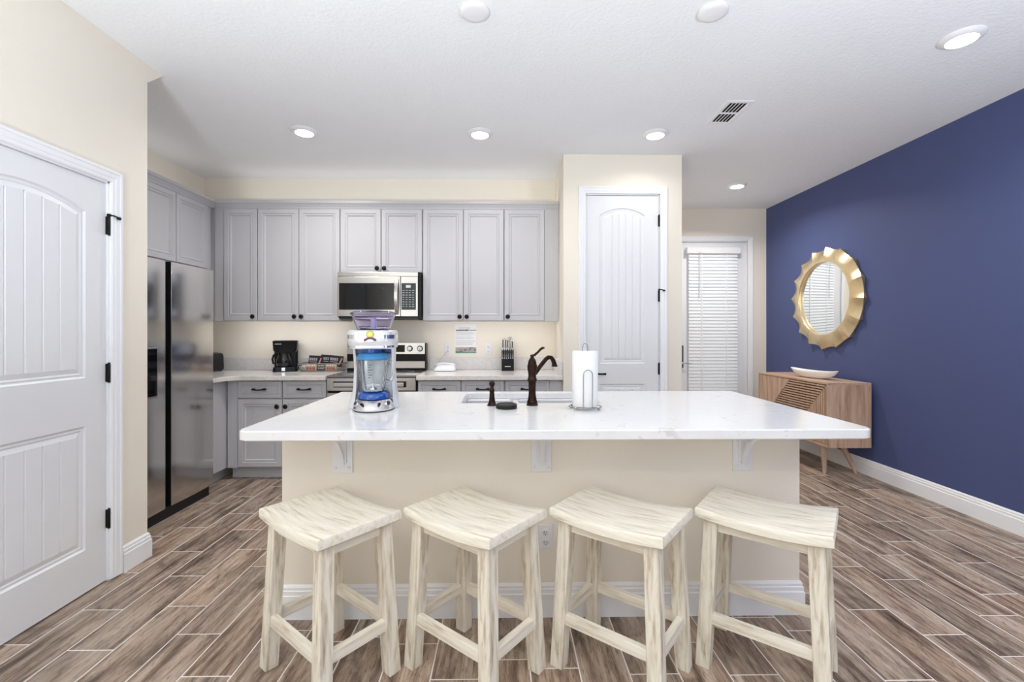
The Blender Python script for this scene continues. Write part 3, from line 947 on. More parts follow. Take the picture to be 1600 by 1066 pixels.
for (fx, fy, tx_, ty_) in ((2.915, 4.105, 2.925, 4.13), (3.205, 4.105, 3.105, 4.15), (2.915, 4.965, 2.925, 4.94), (3.205, 4.965, 3.105, 4.92)):
    mb = MB(o); n = 16
    mb.loft([[(fx + r * math.cos(2 * PI * k / n) + (tx_ - fx) * t, fy + r * math.sin(2 * PI * k / n) + (ty_ - fy) * t, BZ0 * t) for k in range(n)] for t, r in ((0, .013), (.02, .014), (1, .029))])
    mb.build('leg', M_OAKL, T, smooth=40)

mb = MB(); n = 28; rings = []
def boat(s, z, k):
    pts = []
    for i in range(n):
        a = 2 * PI * i / n; u = math.cos(a); v = math.sin(a)
        px = .268 * s * u; py = .070 * s * v * (1 - .35 * abs(u) ** 3)
        pts.append((px, py, z + k * (abs(u) ** 2.2) * .022))
    return pts
rings = [boat(.36, 0, 0), boat(.64, .012, .15), boat(.86, .038, .45), boat(1.0, .070, .8), boat(.975, .073, .8), boat(.80, .046, .45), boat(.5, .020, .15)]
mb.loft(rings)
bo = mb.build('decorative_bowl', M_CERAM, smooth=60); bo.location = (3.02, 4.41, BZ1); bo.rotation_euler = (0, 0, R(102))
tag(bo, 'long shallow white boat-shaped bowl on the sideboard', 'bowl')

# mirror on the navy wall, frame of sixteen hollow flutes
T = thing('wall_mirror', 'round wall mirror in a scalloped pale gold frame', 'mirror', (XR, 4.575, 1.635), 0)
NS, SUB = 16, 8
mb = MB(); NA = NS * SUB; rin, rout = .372, .520
rings = []
for rr_, hh in ((rin, .070), (.40, .072), (.44, .066), (.48, .058), (rout, .048)):
    ring = []
    for i in range(NA):
        t = (i % SUB) / SUB; a = 2 * PI * i / NA + .06
        cave = 1 - (2 * t - 1) ** 2
        f = (rr_ - rin) / (rout - rin)
        r = rr_ - .027 * cave * f
        h = hh - (.004 + .020 * f) * cave
        ring.append((-h, r * math.cos(a), r * math.sin(a)))
    rings.append(ring)
edge = [(-.004, p[1] * .985, p[2] * .985) for p in rings[-1]]
inner = [(-.030, rin * .985 * math.cos(2 * PI * i / NA + .06), rin * .985 * math.sin(2 * PI * i / NA + .06)) for i in range(NA)]
mb.loft([inner] + rings + [edge], False, True)
mb.build('frame', M_GOLD, T, smooth=28)
mb = MB(); mb.lathe([(.366, -.028), (.366, -.050), (.372, -.056), (.380, -.050)], (0, 0, 0), 64, 'X', cap0=False, cap1=False); mb.build('inner_ring', M_GOLD, T, smooth=60)
mb = MB(); mb.lathe([(.370, -.030), (.370, -.038), (.352, -.040)], (0, 0, 0), 64, 'X'); mb.build('glass', M_MIRROR, T, smooth=10)


# ------------------------------------------------------------------ ceiling fixtures
def can(label):
    T = thing('recessed_light', label, 'ceiling light', (0, 0, CE), 0, 'lit disc lights in the ceiling')
    mb = MB(); mb.lathe([(.098, -.0005), (.098, -.004), (.090, -.012), (.070, -.020), (.066, -.020), (.064, -.016)], n=40, cap1=False)
    mb.build('trim_ring', M_WHITE, T, smooth=35)
    mb = MB(); mb.lathe([(.0655, -.016), (.064, -.0215), (.03, -.024), (.001, -.0245)], n=40); mb.build('lens', M_LENS, T, smooth=50)
    l = bpy.data.lights.new('lamp', 'AREA'); l.shape = 'DISK'; l.size = .13; l.energy = CAN_POWER; l.spread = R(150); l.color = (1, .97, .93)
    lo = bpy.data.objects.new('lamp', l); C.objects.link(lo); lo.parent = T; lo.location = (0, 0, -.027)
    return T


c0 = can('lit disc light in the ceiling above the refrigerator aisle, left of three in line')
c0.location = (-1.54, 3.52, CE)
lamp0 = next(o for o in C.objects if o.parent == c0 and o.type == 'LIGHT')
lamp0.data.energy = CAN_POWER * 1.30


def can_at(x, y, lb, k):
    r = dup(c0, (x, y, CE), None, lb)
    l = next(o for o in C.objects if o.parent == r and o.type == 'LIGHT')
    l.data = l.data.copy(); l.data.energy = CAN_POWER * k


for x, y, lb, k in ((-.193, 3.535, 'lit disc light in the ceiling in front of the microwave, middle of three in line', .72),
                 (1.172, 3.526, 'lit disc light in the ceiling just before the pantry, right of three in line', .28),
                 (2.442, 4.75, 'lit disc light in the ceiling before the back door', 1.9),
                 (2.391, 2.345, 'lit disc light in the ceiling over the open floor beside the navy wall', 1.0)):
    can_at(x, y, lb, k)
can_at(-.9, -.9, 'added unseen disc light in the living area ceiling by the left wall', 1.0)  # this and the next: unseen lights added for more top light
can_at(2.2, -.9, 'added unseen disc light in the living area ceiling by the navy wall', 1.0)

mb = MB(); mb.lathe([(.070, -.0005), (.070, -.008), (.064, -.014), (.045, -.017), (.001, -.018)], n=40)
d0 = mb.build('ceiling_cover', M_WHITE, smooth=40); d0.location = (-.144, 2.19, CE)
tag(d0, 'unlit white round cover on the ceiling above the blender side of the island', 'ceiling cover', 'round white ceiling covers')
d1 = d0.copy(); C.objects.link(d1); d1.location = (.999, 2.172, CE); d1['label'] = 'unlit white round cover on the ceiling nearer the navy wall'

T = thing('air_vent', 'white ceiling air vent with dark slots', 'vent', (1.575, 3.176, CE), 0)
vw, vl = .092, .168
mb = MB(); mb.sweep([(-vw, -vl), (vw, -vl), (vw, vl), (-vw, vl)], [(0, -.0005), (0, -.004), (.006, -.007), (.024, -.007), (.030, -.003), (.030, -.0005)], xy, closed=True); mb.build('frame', M_WHITE, T)
MB().box(-vw + .028, vw - .028, -vl + .028, vl - .028, -.002, -.0005).build('duct_opening', M_DARK, T)
mb = MB(); n = 6
for i in range(n):
    x = -vw + .031 + i * (2 * vw - .062) / (n - 1)
    mb.prism([(x - .007, -vl + .028, -.006), (x - .005, -vl + .028, -.007), (x + .004, -vl + .028, -.003), (x + .002, -vl + .028, -.002)], (0, 2 * vl - .056, 0))
mb.build('louvers', M_WHITE, T)
MB().box(-vw + .028, vw - .028, -.008, .008, -.0085, -.003).build('crossbar', M_WHITE, T)

# ------------------------------------------------------------------ things on the island
Z0 = .914
T = thing('frozen_drink_machine', 'silver and blue frozen drink blender with clear violet hopper', 'blender', (-.648, 2.255, Z0), R(8))


def rrect(cx, cy, hx, hy, r, z, n=5):
    r = min(r, hx - 1e-4, hy - 1e-4)
    return [(p[0], p[1], z) for p in arc(cx - hx + r, cy - hy + r, r, 180, 270, n) + arc(cx + hx - r, cy - hy + r, r, 270, 360, n) + arc(cx + hx - r, cy + hy - r, r, 0, 90, n) + arc(cx - hx + r, cy + hy - r, r, 90, 180, n)]


M_NAVY = mat('navy_dial', (.008, .035, .12), .2, coat=.4)
# half-round control base in front
mb = MB()
def dshape(rx, ry, z, y0=.02, n=20):
    return [(rx * math.cos(PI + PI * i / n), y0 + ry * math.sin(PI + PI * i / n) * 1.0, z) for i in range(n + 1)] + [(rx * .96, .09, z), (-rx * .96, .09, z)]
mb.loft([dshape(.098, .118, .004), dshape(.100, .120, .012), dshape(.096, .114, .020), dshape(.082, .092, .052), dshape(.074, .082, .056)])
cb = mb.build('control_base', M_CHROME, T, smooth=40)
MB().loft([dshape(.097, .117, 0), dshape(.100, .121, .004)]).build('base_foot', M_BLACKM, T)
for a, r, m_, nm in ((-56, .0090, M_NAVY, 'dial'), (-28, .0065, M_BLACK, 'button'), (24, .0065, M_BLACK, 'button'), (54, .0090, M_NAVY, 'dial')):
    aa = R(a); px, py = .0895 * math.sin(aa), .02 - .104 * math.cos(aa)
    nrm = Vector((math.sin(aa), -math.cos(aa), .55)).normalized(); c = Vector((px, py, .036))
    mb = MB(); tv = nrm.cross(Vector((0, 0, 1))).normalized(); bv = nrm.cross(tv)
    mb.loft([[c + nrm * h + (tv * math.cos(2 * PI * k / 16) + bv * math.sin(2 * PI * k / 16)) * rr_ for k in range(16)] for rr_, h in ((r * 1.1, -.006), (r * 1.1, .0052), (r, .0056), (r * .9, .010))])
    dl = mb.build(nm, m_, cb, smooth=40)
    if nm == 'dial':
        rg = MB(); rg.loft([[c + nrm * h + (tv * math.cos(2 * PI * k / 20) + bv * math.sin(2 * PI * k / 20)) * rr_ for k in range(20)] for rr_, h in ((r * 1.5, -.006), (r * 1.5, .003), (r * 1.2, .005))]); rg.build('dial_ring', M_CHROME, cb, smooth=40)
mb = MB(); mb.loft([dshape(.076, .082, .0575, .015), dshape(.075, .081, .066, .015), dshape(.069, .074, .082, .015), dshape(.060, .064, .094, .015), dshape(.054, .058, .0955, .015)])
mb.build('jar_seat', M_BLUEP, T, smooth=40)
# side columns and back
for s in (-1, 1):
    mb = MB(); rs = []
    for z, xo, w_, y0, y1 in ((.0, .121, .026, .020, .118), (.010, .121, .027, .018, .118), (.05, .113, .023, .02, .112), (.10, .104, .019, .025, .106), (.20, .098, .016, .02, .10), (.29, .100, .015, .0, .10), (.31, .100, .016, -.02, .10)):
        rs.append([(s * (xo - w_), y0, z), (s * xo, y0 + .01, z), (s * xo, y1, z), (s * (xo - w_), y1, z)])
    mb.loft(rs); mb.build('side_column', M_SILVER, T, smooth=30, bevel=.004)
mb = MB(); mb.loft([rrect(0, .105, .085, .012, .008, .006), rrect(0, .100, .085, .012, .008, .31)]); mb.build('back_panel', M_SILVER, T, smooth=40)
# head
mb = MB(); rs = []
for z, hx_, hy_ in ((.302, .104, .100), (.310, .112, .108), (.345, .115, .112), (.385, .113, .110), (.392, .106, .103)):
    rs.append(rrect(0, .005, hx_, hy_, .07, z, 8))
mb.loft(rs); hd = mb.build('head_housing', M_SILVER, T, smooth=50)
mb = MB(); mb.loft([rrect(0, .005, .1155, .1125, .07, z, 8) for z in (.352, .354, .368, .370)], False, False); mb.build('chrome_band', M_CHROME, hd, smooth=50)
mb = MB(); mb.loft([rrect(0, .005, .1128, .1088, .07, z, 8) for z in (.309, .311, .321, .323)], False, False); mb.build('lower_chrome_band', M_CHROME, hd, smooth=50)
mb = MB(); mb.lathe([(.019, -.1085), (.019, -.1105), (.015, -.112)], (0, 0, .372), 20, 'Y'); bdg = mb.build('badge', mat('lime_badge', (.52, .55, .12), .4), hd, smooth=40)
mb = MB(); mb.lathe([(.0115, -.111), (.0115, -.1128), (.010, -.1132)], (0, 0, .372), 18, 'Y'); mb.build('badge_center', mat('lemon_badge', (.78, .72, .20), .4), bdg, smooth=40)
mb = MB(); pts = [(-.027 + .054 * i / 8, -.1125, .343 + .012 * math.sin(PI * i / 8)) for i in range(9)]
mb.tube(pts, .0052, 8); mb.build('badge_ribbon', mat('plum_ribbon', (.16, .06, .10), .4), bdg, smooth=40)
# hopper
mb = MB(); prof = [(.074, .392), (.078, .394), (.088, .420), (.100, .455), (.106, .468), (.112, .469), (.112, .474), (.103, .474), (.097, .456), (.084, .420), (.073, .398), (.001, .397)]
mb.lathe(prof, (0, .005, 0), 40, cap0=True, cap1=False); hp = mb.build('ice_hopper', M_PURPLE, T, smooth=50)
mb = MB(); mb.lathe([(.110, .4755), (.108, .479), (.085, .486), (.03, .490), (.001, .490)], (0, .005, 0), 40); mb.build('hopper_lid', M_PURPLE, hp, smooth=50)
mb = MB(); mb.lathe([(.014, .399), (.014, .45), (.018, .452), (.001, .456)], (0, .005, 0), 20); mb.build('ice_shaft', mat('frosted_violet', (.80, .78, .92), .3, trans=.4), hp, smooth=50)
# glass jar
mb = MB(); n = 48
def jring(r, z): return [((r * (1 + .035 * math.cos(12 * 2 * PI * k / n))) * math.cos(2 * PI * k / n), -.015 + (r * (1 + .035 * math.cos(12 * 2 * PI * k / n))) * math.sin(2 * PI * k / n), z) for k in range(n)]
mb.loft([jring(.049, .095), jring(.053, .099), jring(.059, .14), jring(.067, .19), jring(.073, .243), jring(.074, .248), jring(.069, .248), jring(.062, .19), jring(.054, .14), jring(.046, .106)])
jar = mb.build('blender_jar', M_GLASS, T, smooth=60)
mb = MB(); mb.tube([(.070, -.02, .232), (.092, -.024, .236), (.101, -.026, .225), (.100, -.026, .18), (.094, -.026, .15), (.082, -.024, .138), (.060, -.02, .146)], .0075, 10); mb.build('jar_handle', M_GLASS, jar, smooth=60)
mb = MB(); mb.lathe([(.020, .1065), (.020, .114), (.006, .118), (.006, .134), (.001, .136)], (0, -.015, 0), 16).box(-.03, .03, -.02, -.010, .124, .126).box(-.004, .004, -.04, .012, .130, .132); mb.build('blade', M_CHROME, jar)
mb = MB()
for i in range(6): mb.box(-.014, -.014 + .012 + .008 * (i % 2), -.0835 + .0016 * i * 0, -.0825, .165 + i * .012, .168 + i * .012)
mb.build('measure_marks', mat('dark_print', (.08, .10, .12), .5), jar)
mb = MB(); mb.lathe([(.074, .245), (.078, .247), (.078, .256), (.074, .262), (.066, .275), (.05, .280)], (0, -.015, .0035), 40); lid = mb.build('jar_lid', M_BLUEL, T, smooth=40)
mb = MB(); mb.lathe([(.045, .277), (.044, .300), (.050, .303)], (0, -.015, 0), 32); mb.build('chute', M_BLUEP, T, smooth=40)
mb = MB().box(-.092, .092, .02, .09, .275, .303, .004); mb.build('chute_bracket', mat('deep_blue', (.006, .06, .25), .3), T)

# faucet
T = thing('faucet', 'oil-rubbed bronze single-lever faucet on the island', 'faucet', (.143, 2.378, Z0), 0)
mb = MB(); mb.lathe([(.030, 0), (.030, .006), (.027, .009), (.028, .014), (.027, .020), (.023, .030), (.0195, .050), (.0185, .070), (.0195, .10), (.0208, .122), (.0245, .127), (.0245, .138), (.0215, .142), (.0205, .155), (.0225, .175), (.0255, .186), (.0255, .212)], n=32); mb.build('body', M_ORB, T, smooth=45)
mb = MB(); mb.lathe([(.0225, .212), (.022, .222), (.0185, .236), (.012, .246), (.009, .250), (.009, .255), (.012, .259), (.008, .264), (.001, .266)], n=28); cap = mb.build('cap', M_ORB, T, smooth=50)
mb = MB(); mb.tube([(-.006, 0, .258), (.012, .002, .262), (.030, .006, .277), (.044, .009, .292), (.055, .011, .299), (.066, .012, .300)], [.006, .007, .006, .0065, .007, .003], 10); mb.build('lever', M_ORB, T, smooth=50)
mb = MB(); sp = [(.016, .012, .166), (.05, .04, .207), (.078, .062, .238), (.092, .073, .2465), (.106, .084, .245), (.118, .093, .232), (.125, .099, .215), (.128, .101, .203)]
mb.tube(sp, [.012, .0115, .0115, .0115, .0115, .012, .0125, .0135], 14); mb.build('spout', M_ORB, T, smooth=50)
mb = MB(); mb.lathe([(.0145, .194), (.017, .196), (.017, .201), (.0135, .204)], (.1285, .1015, 0), 18); mb.build('aerator', M_ORB, T, smooth=50)

T = thing('soap_dispenser', 'small bronze soap pump beside the faucet', 'soap dispenser', (-.067, 2.372, Z0), 0)
mb = MB(); mb.lathe([(.026, 0), (.026, .003), (.021, .008), (.0165, .022), (.0135, .045), (.0125, .072), (.0145, .076), (.0145, .081), (.011, .085), (.0085, .100)], n=26); mb.build('body', M_ORB, T, smooth=45)
mb = MB(); mb.lathe([(.009, .098), (.013, .104), (.016, .114), (.013, .124), (.005, .129), (.0005, .1295)], n=24)
mb.tube([(0, .004, .116), (-.006, .030, .120), (-.010, .052, .112)], [.009, .0075, .006], 10); mb.build('pump_head', M_ORB, T, smooth=45)

mb = MB(); mb.lathe([(.050, 0), (.053, .002), (.053, .006), (.051, .007), (.053, .008), (.053, .013), (.051, .014), (.053, .015), (.053, .019), (.048, .023), (.040, .0235), (.038, .021), (.001, .020)], n=44)
dc = mb.build('sink_cover', M_BLACKM, smooth=40); dc.location = (.008, 2.288, Z0)
tag(dc, 'flat round black rubber sink cover lying before the soap pump', 'sink cover')

T = thing('paper_towel_holder', 'steel wire paper towel stand on the island', 'towel holder', (.402, 2.275, Z0), 0)
ring = lambda r, z, n=36: [(r * math.cos(2 * PI * k / n), r * math.sin(2 * PI * k / n), z) for k in range(n)]
mb = MB(); mb.tube(ring(.080, .010), .0028, 8, True)
for k in range(4):
    a = PI / 4 + k * PI / 2
    mb.tube([(.08 * math.cos(a), .08 * math.sin(a), .010), (0, 0, .010)], .0022, 6)
    mb.lathe([(.006, 0), (.006, .007), (.003, .008)], (.08 * math.cos(a), .08 * math.sin(a), 0), 10)
mb.build('base_ring', M_WIRE, T, smooth=50)
mb = MB(); mb.tube([(-.013, 0, .010), (-.013, 0, .305), (-.011, 0, .318), (-.005, 0, .325), (.005, 0, .325), (.011, 0, .318), (.013, 0, .305), (.013, 0, .010)], .0027, 8); mb.build('center_post', M_WIRE, T, smooth=50)
mb = MB(); pts = [(-.022, -.077, .010), (-.022, -.080, .175)] + [(-.022 * math.cos(PI * i / 8), -.081, .175 + .024 * math.sin(PI * i / 8)) for i in range(1, 8)] + [(.022, -.080, .175), (.022, -.077, .010)]
mb.tube(pts, .0025, 8); mb.build('tension_arm', M_WIRE, T, smooth=50)
mb = MB(); n = 44; mb.loft([ [(r * math.cos(2 * PI * k / n), r * math.sin(2 * PI * k / n), z) for k in range(n)] for r, z in ((.020, .0135), (.062, .0135), (.0635, .016), (.0635, .285), (.062, .2875), (.020, .2875), (.020, .0135))], False, False)
tr = mb.build('paper_towel_roll', M_TOWEL, smooth=50); tr.location = (.402, 2.275, Z0)
tag(tr, 'white roll of paper towels on the wire stand', 'paper towels')

# ------------------------------------------------------------------ things on the back counters
T = thing('toaster', 'black toaster on the counter beside the refrigerator', 'toaster', (-2.845, 4.40, Z0), 0)
mb = MB(); mb.loft([rrect(0, 0, .085, .13, .03, .010), rrect(0, 0, .088, .133, .03, .03), rrect(0, 0, .086, .13, .03, .15), rrect(0, 0, .078, .122, .03, .172), rrect(0, 0, .06, .105, .03, .178)]); mb.build('shell', M_BLACK, T, smooth=40)
MB().box(-.045, -.015, -.085, .085, .1775, .1795).box(.015, .045, -.085, .085, .1775, .1795).build('slots', M_DARK, T)
MB().box(-.012, .012, -.150, -.13, .11, .122, .003).build('lever', M_BLACK, T)
mb = MB()
for x in (-.06, .06):
    for y in (-.1, .1): mb.lathe([(.012, 0), (.012, .012)], (x, y, 0), 10)
mb.build('feet', M_BLACKM, T)

T = thing('coffee_maker', 'black drip coffee maker with glass carafe on the left counter', 'coffee maker', (-2.128, 4.455, Z0), R(21))
mb = MB(); mb.loft([rrect(0, 0, .108, .095, .03, .0), rrect(0, 0, .106, .093, .03, .03), rrect(0, 0, .100, .09, .03, .045)]); mb.build('base', M_BLACK, T, smooth=40)
mb = MB(); mb.loft([rrect(.0, .062, .103, .032, .015, .04), rrect(0, .062, .105, .032, .015, .29)]); mb.build('water_tank', M_BLACK, T, smooth=40)
mb = MB(); mb.loft([rrect(0, .0, .090, .085, .04, .185), rrect(0, 0, .104, .094, .04, .205), rrect(0, 0, .109, .096, .04, .286), rrect(0, 0, .111, .098, .04, .292), rrect(0, 0, .104, .092, .04, .298)]); mb.build('filter_basket', M_BLACK, T, smooth=40)
MB().box(-.085, -.03, -.099, -.094, .262, .270).build('badge', mat('grey_print', (.35, .35, .36), .4), T)
mb = MB(); mb.lathe([(.050, .047), (.062, .052), (.070, .08), (.066, .12), (.052, .155), (.048, .172), (.052, .180)], (-.012, -.022, 0), 30); car = mb.build('carafe', mat('smoky_glass', (.010, .010, .011), .05, spec=.6), T, smooth=50)
mb = MB(); mb.tube([(-.065, -.045, .165), (-.098, -.060, .160), (-.108, -.066, .12), (-.100, -.064, .075)], [.009, .010, .010, .008], 10); mb.build('carafe_handle', M_BLACK, car, smooth=50)
mb = MB(); mb.lathe([(.053, .180), (.053, .186), (.02, .190), (.001, .190)], (-.012, -.022, 0), 28); mb.build('carafe_lid', M_BLACK, car, smooth=50)
MB().box(-.030, .004, -.0985, -.092, .008, .042, .003).build('switch', M_CHROME, T)
mb = MB(); mb.tube([(.10, .06, .03), (.112, .04, .025)] + [(.134 + .024 * math.cos(a), .02, .031 + .023 * math.sin(a)) for a in [R(200 - 40 * k) for k in range(16)]], .0045, 8); mb.build('power_cord', M_BLACKM, T, smooth=50)

T = thing('wire_basket', 'low wire basket of coffee packets on the left counter', 'basket', (-1.768, 4.445, Z0), 0)
hx_, hy_, hh = .195, .085, .078
mb = MB()
mb.tube([(p[0], p[1], hh) for p in rrect(0, 0, hx_ + .012, hy_ + .012, .03, hh)], .005, 8, True)
mb.tube([(p[0], p[1], .005) for p in rrect(0, 0, hx_ - .008, hy_ - .008, .03, .005)], .004, 8, True)
mb.tube([(p[0], p[1], .04) for p in rrect(0, 0, hx_ + .002, hy_ + .002, .03, .04)], .0018, 6, True)
mb.build('rim', mat('antique_grey_wire', (.30, .28, .25), .35, .8), T, smooth=50)
mb = MB()
for i in range(15):
    x = -hx_ + .02 + i * (2 * hx_ - .04) / 14
    for s in (-1, 1): mb.tube([(x, s * (hy_ - .008), .005), (x, s * (hy_ + .012), hh)], .0016, 6)
for j in range(6):
    y = -hy_ + .02 + j * (2 * hy_ - .04) / 5
    for s in (-1, 1): mb.tube([(s * (hx_ - .008), y, .005), (s * (hx_ + .012), y, hh)], .0016, 6)
    mb.tube([(-hx_ + .008, y, .005), (hx_ - .008, y, .005)], .0016, 6)
mb.build('mesh_wires', MATS['antique_grey_wire'], T, smooth=50)
M_PKT = mat('black_foil_packet', (.014, .012, .012), .3)
M_PKT2 = mat('red_cream_packet', (.55, .43, .34), .45)
M_RED = mat('red_print', (.50, .045, .03), .45)
M_PINK = mat('copper_print', (.55, .27, .20), .4)
M_GRYP = mat('pale_print', (.36, .35, .40), .5)


def packet(name, label, cat, loc, w_, h_, tilt, lean, mats, kind_, grp):
    T = thing(name, label, cat, loc, 0, grp)
    T.rotation_euler = (R(lean), R(tilt), 0)
    mb = MB(); n = 10; rings = []
    for i in range(n + 1):
        t = i / n; z = h_ * t; th = .0015 + .011 * math.sin(PI * t) ** .6
        rings.append([(-w_ / 2, -th * .25, z), (0, -th, z), (w_ / 2, -th * .25, z), (w_ / 2, th * .25, z), (0, th, z), (-w_ / 2, th * .25, z)])
    mb.loft(rings); mb.build('pouch', mats[0], T, smooth=60)
    mb = MB()
    if kind_ == 'black':
        for k, (a, b_) in enumerate(((-.42, -.30), (-.26, -.16), (-.12, 0.0), (.04, .13))): mb.box(a * w_, b_ * w_, -.0135, -.006, h_ * .52, h_ * .78)
        mb.box(-.40 * w_, .12 * w_, -.0135, -.006, h_ * .36, h_ * .43)
        mb.build('print', mats[1], T)
        mb = MB(); mb.prism([(.20 * w_, -.0125, h_ * .12), (.30 * w_, -.0125, h_ * .12), (.46 * w_, -.0125, h_ * .80), (.36 * w_, -.0125, h_ * .80)], (0, .006, 0)); mb.build('stripe', mats[2], T)
    else:
        for k in range(3): mb.box((-.36 + .26 * k) * w_, (-.18 + .26 * k) * w_, -.0135, -.006, h_ * .22, h_ * .52)
        mb.build('print', mats[1], T)
        mb = MB()
        for k in range(5): mb.box((-.40 + .17 * k) * w_, (-.31 + .17 * k) * w_, -.0125, -.006, h_ * .70, h_ * .84)
        mb.build('dots', M_PAPER, T)


bx_, by_ = -1.768, 4.445
g1 = 'black coffee packets in the wire basket'; g2 = 'red and cream sachets in the wire basket'
packet('coffee_packet', 'black coffee packet at the coffee maker end of the basket', 'packet', (bx_ - .085, by_ + .03, Z0 + .045), .135, .105, 3, -8, (M_PKT, M_GRYP, M_PINK), 'black', g1)
packet('coffee_packet', 'black coffee packet in the middle of the basket, half hidden behind its neighbour', 'packet', (bx_ + .020, by_ + .05, Z0 + .050), .130, .105, 4, -6, (M_PKT, M_GRYP, M_PINK), 'black', g1)
packet('coffee_packet', 'black coffee packet tilted at the range end of the basket', 'packet', (bx_ + .115, by_ + .02, Z0 + .045), .135, .105, 6, -8, (M_PKT, M_GRYP, M_PINK), 'black', g1)
packet('sachet', 'red and cream sachet at the coffee maker end of the basket front', 'sachet', (bx_ - .090, by_ - .050, Z0 + .010), .105, .064, 0, -4, (M_PKT2, M_RED), 'red', g2)
packet('sachet', 'red and cream sachet at the range end of the basket front', 'sachet', (bx_ + .100, by_ - .050, Z0 + .010), .105, .064, 0, -4, (M_PKT2, M_RED), 'red', g2)
packet('tea_packet', 'small dark packet between the two red sachets in the basket', 'packet', (bx_ + .005, by_ - .045, Z0 + .010), .075, .060, 0, -4, (mat('dark_green_packet', (.03, .045, .03), .4), M_GRYP), 'red', None)
packet('sugar_packet', 'pale small sachet at the basket corner by the coffee maker', 'sachet', (bx_ - .162, by_ - .045, Z0 + .010), .035, .055, 0, -4, (mat('pale_green_packet', (.50, .52, .42), .5), M_GRYP), 'red', None)

T = thing('telephone', 'white desk telephone on the counter right of the range', 'telephone', (-.584, 4.465, Z0), 0)
mb = MB(); mb.loft([rrect(0, 0, .105, .070, .03, .004), rrect(0, 0, .107, .072, .03, .012), rrect(.005, .005, .090, .060, .03, .045), rrect(.005, .01, .075, .05, .03, .060)]); mb.build('base', M_WHITE, T, smooth=50)
MB().loft([rrect(.01, 0, .092, .066, .03, 0), rrect(.01, 0, .092, .066, .03, .004)]).build('rubber_foot', M_BLACKM, T)
mb = MB(); n = 14; rs = []
for i in range(n + 1):
    t = i / n; x = -.095 + .195 * t; up = .054 + .017 * math.sin(PI * (t * .85 + .1)); hw = .026 - .007 * math.sin(PI * t); hz = .016 - .003 * math.sin(PI * t)
    k_ = min(1, math.sin(PI * max(.03, min(.97, t))) * 3.2)
    rs.append([(x, -.015 + hw * k_ * math.cos(a), up + hz * k_ * math.sin(a)) for a in [2 * PI * q / 12 for q in range(12)]])
mb.loft(rs); mb.build('handset', M_WHITE, T, smooth=60)
mb = MB(); mb.tube([(-.06, .05, .06), (-.065, .09, .10), (-.03, .12, .145), (.005, .138, .19), (.009, .140, .205)], .0022, 6); mb.build('cord', mat('grey_cord', (.45, .45, .46), .5), T, smooth=50)
mb = MB(); mb.tube([(.10, .03, .02), (.135, .05, .012), (.160, .06, .006), (.175, .04, .004)], .0022, 6); mb.build('line_cord', MATS['grey_cord'], T, smooth=50)

# notice on the wall
T = thing('notice', 'printed white notice with dark heading and green photo strip on the wall', 'notice', (-.396, YB - .001, 1.222), 0)
MB().box(-.108, .108, -.0012, 0, -.149, .149).build('sheet', M_PAPER, T)
mb = MB(); rr = random.Random(9); x = -.098
while x < .03:
    w_ = .006 + .006 * rr.random(); mb.box(x, x + w_, -.0018, -.0012, .083, .093 + .003 * rr.random()); x += w_ + .0022
mb.build('heading', mat('dark_ink', (.03, .035, .05), .6), T)
mb = MB(); mb.box(.038, .104, -.0018, -.0012, .085, .093); mb.build('heading_bar', mat('grey_ink', (.30, .32, .34), .6), T)
mb = MB()
for i in range(14):
    z = .070 - i * .0098
    if i in (4, 8): continue
    x = -.098; e_ = .05 + .045 * rr.random()
    while x < e_:
        w_ = .006 + .014 * rr.random(); mb.box(x, min(x + w_, e_ + .01), -.0016, -.0012, z, z + .0036); x += w_ + .003
for i in range(2): mb.box(-.07, .045, -.0016, -.0012, .112 - i * .012, .117 - i * .012)
mb.build('text_lines', mat('light_ink', (.48, .49, .52), .7), T)
pm = noise_mat('printed_photo', [(.36, (.03, .03, .03)), (.45, (.20, .22, .20)), (.52, (.60, .58, .58)), (.60, (.30, .14, .13)), (.70, (.70, .70, .70))], scale=(60, 1, 60), nscale=1.0, detail=3, rough=.6)
MB().box(-.103, .106, -.0016, -.0012, -.140, -.083).build('photo_strip', pm, T)
mb = MB(); mb.prism([(-.085, -.0022, -.125), (-.055, -.0022, -.132), (.0, -.0022, -.135), (.08, -.0022, -.132), (.106, -.0022, -.136), (.106, -.0022, -.142), (-.103, -.0022, -.142), (-.103, -.0022, -.115)], (0, .0006, 0)); mb.build('green_band', mat('green_ink', (.06, .30, .17), .6), T)

# knife block and knives
T = thing('knife_block', 'black two-step knife block on the right counter', 'knife block', (.028, 4.500, Z0), 0)
MB().box(-.060, .060, -.060, -.028, 0, .116, .003).box(-.060, .060, -.0275, .062, 0, .210, .003).build('block', M_BLACK, T)
mb = MB().box(-.028, -.006, -.0625, -.059, .040, .047).box(-.004, .012, -.0625, -.059, .040, .047).box(.014, .028, -.0625, -.059, .040, .047); mb.build('brand_mark', mat('white_print', (.72, .72, .72), .5), T)


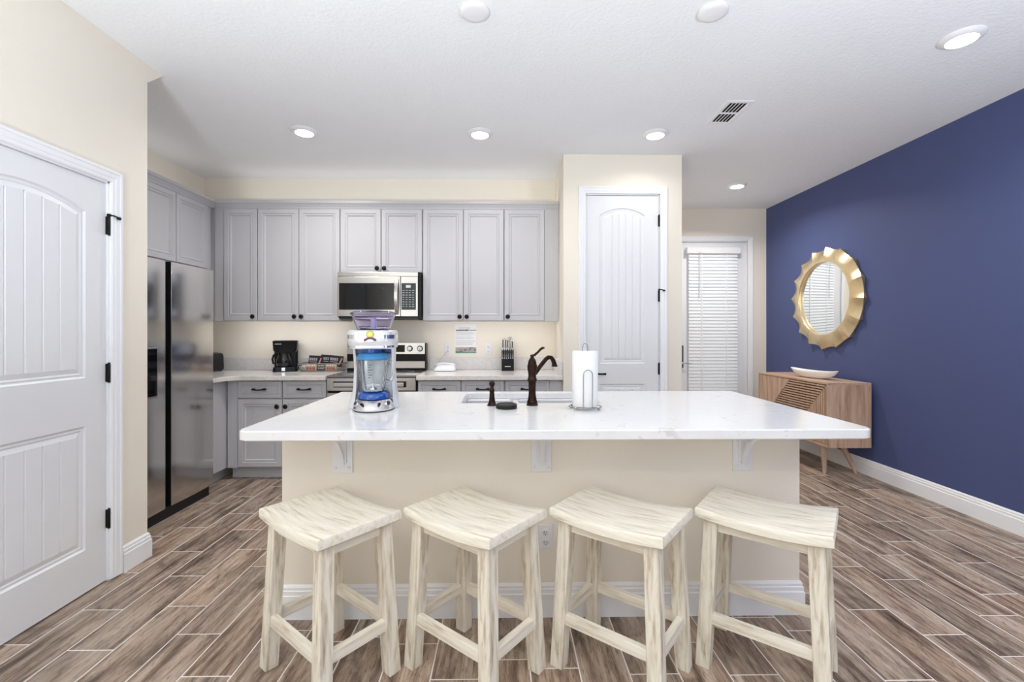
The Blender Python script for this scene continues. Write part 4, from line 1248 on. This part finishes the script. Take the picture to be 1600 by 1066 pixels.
def knife(name, label, loc, h_, hw, group, ringend=True):
    T = thing(name, label, 'knife', loc, 0, group)
    mb = MB(); n = 12; rs = []
    for i in range(n + 1):
        t = i / n; w_ = hw * (.80 + .25 * math.sin(PI * (t * 1.2 + .2)) ** 2)
        rs.append([(-w_, -.006, h_ * t), (w_, -.006, h_ * t), (w_, .006, h_ * t), (-w_, .006, h_ * t)])
    mb.loft(rs); mb.build('handle', M_STEEL if hw > .0055 else M_CHROME, T, smooth=40, bevel=.002)
    MB().box(-hw * .45, hw * .45, -.0068, .0068, h_ * .14, h_ * .86).build('grip_inlay', M_BLACK, T)
    MB().box(-.0012, .0012, -.004, .004, -.06, .002).build('blade', M_CHROME, T)
    return T


base = (.028, 4.500, Z0)
kn = [('nearest the telephone', -.050), ('second from the telephone side', -.030), ('third from the telephone side', -.010), ('third from the pantry side', .010), ('second from the pantry side', .030), ('nearest the pantry', .050)]
k0 = None
for lb, dx in kn:
    l_ = 'steak knife in the front row of the block, ' + lb; p = (base[0] + dx, base[1] - .044, Z0 + .1165)
    if k0 is None: k0 = knife('steak_knife', l_, p, .100, .005, 'steak knives in the block')
    else: dup(k0, p, None, l_)
for dx, h_, hw, lb in ((-.046, .108, .0105, 'tall kitchen knife in the back row, at the telephone end'), (-.022, .105, .009, 'steel kitchen knife in the back row, second from the telephone end'), (.0, .102, .009, 'black-edged kitchen knife in the middle of the back row'), (.046, .088, .009, 'shorter kitchen knife in the back row, at the pantry end')):
    knife('kitchen_knife', lb, (base[0] + dx, base[1] + .010, Z0 + .2105), h_, hw, 'kitchen knives in the block')
T = thing('kitchen_scissors', 'scissors with looped handles in the back row of the block', 'scissors', (base[0] + .024, base[1] + .022, Z0 + .2105), 0)
mb = MB()
for s in (-1, 1): mb.tube([(s * .008 + .011 * math.cos(2 * PI * k / 18), s * .003, .096 + .024 * math.sin(2 * PI * k / 18)) for k in range(18)], .0032, 8, True)
mb.build('handle_loops', M_WIRE, T, smooth=50)
mb = MB(); mb.tube([(-.007, -.003, .075), (-.002, -.002, .03), (0, 0, -.03)], .004, 8).tube([(.007, .003, .075), (.002, .002, .03), (0, 0, -.03)], .004, 8); mb.build('blades', M_WIRE, T, smooth=50)
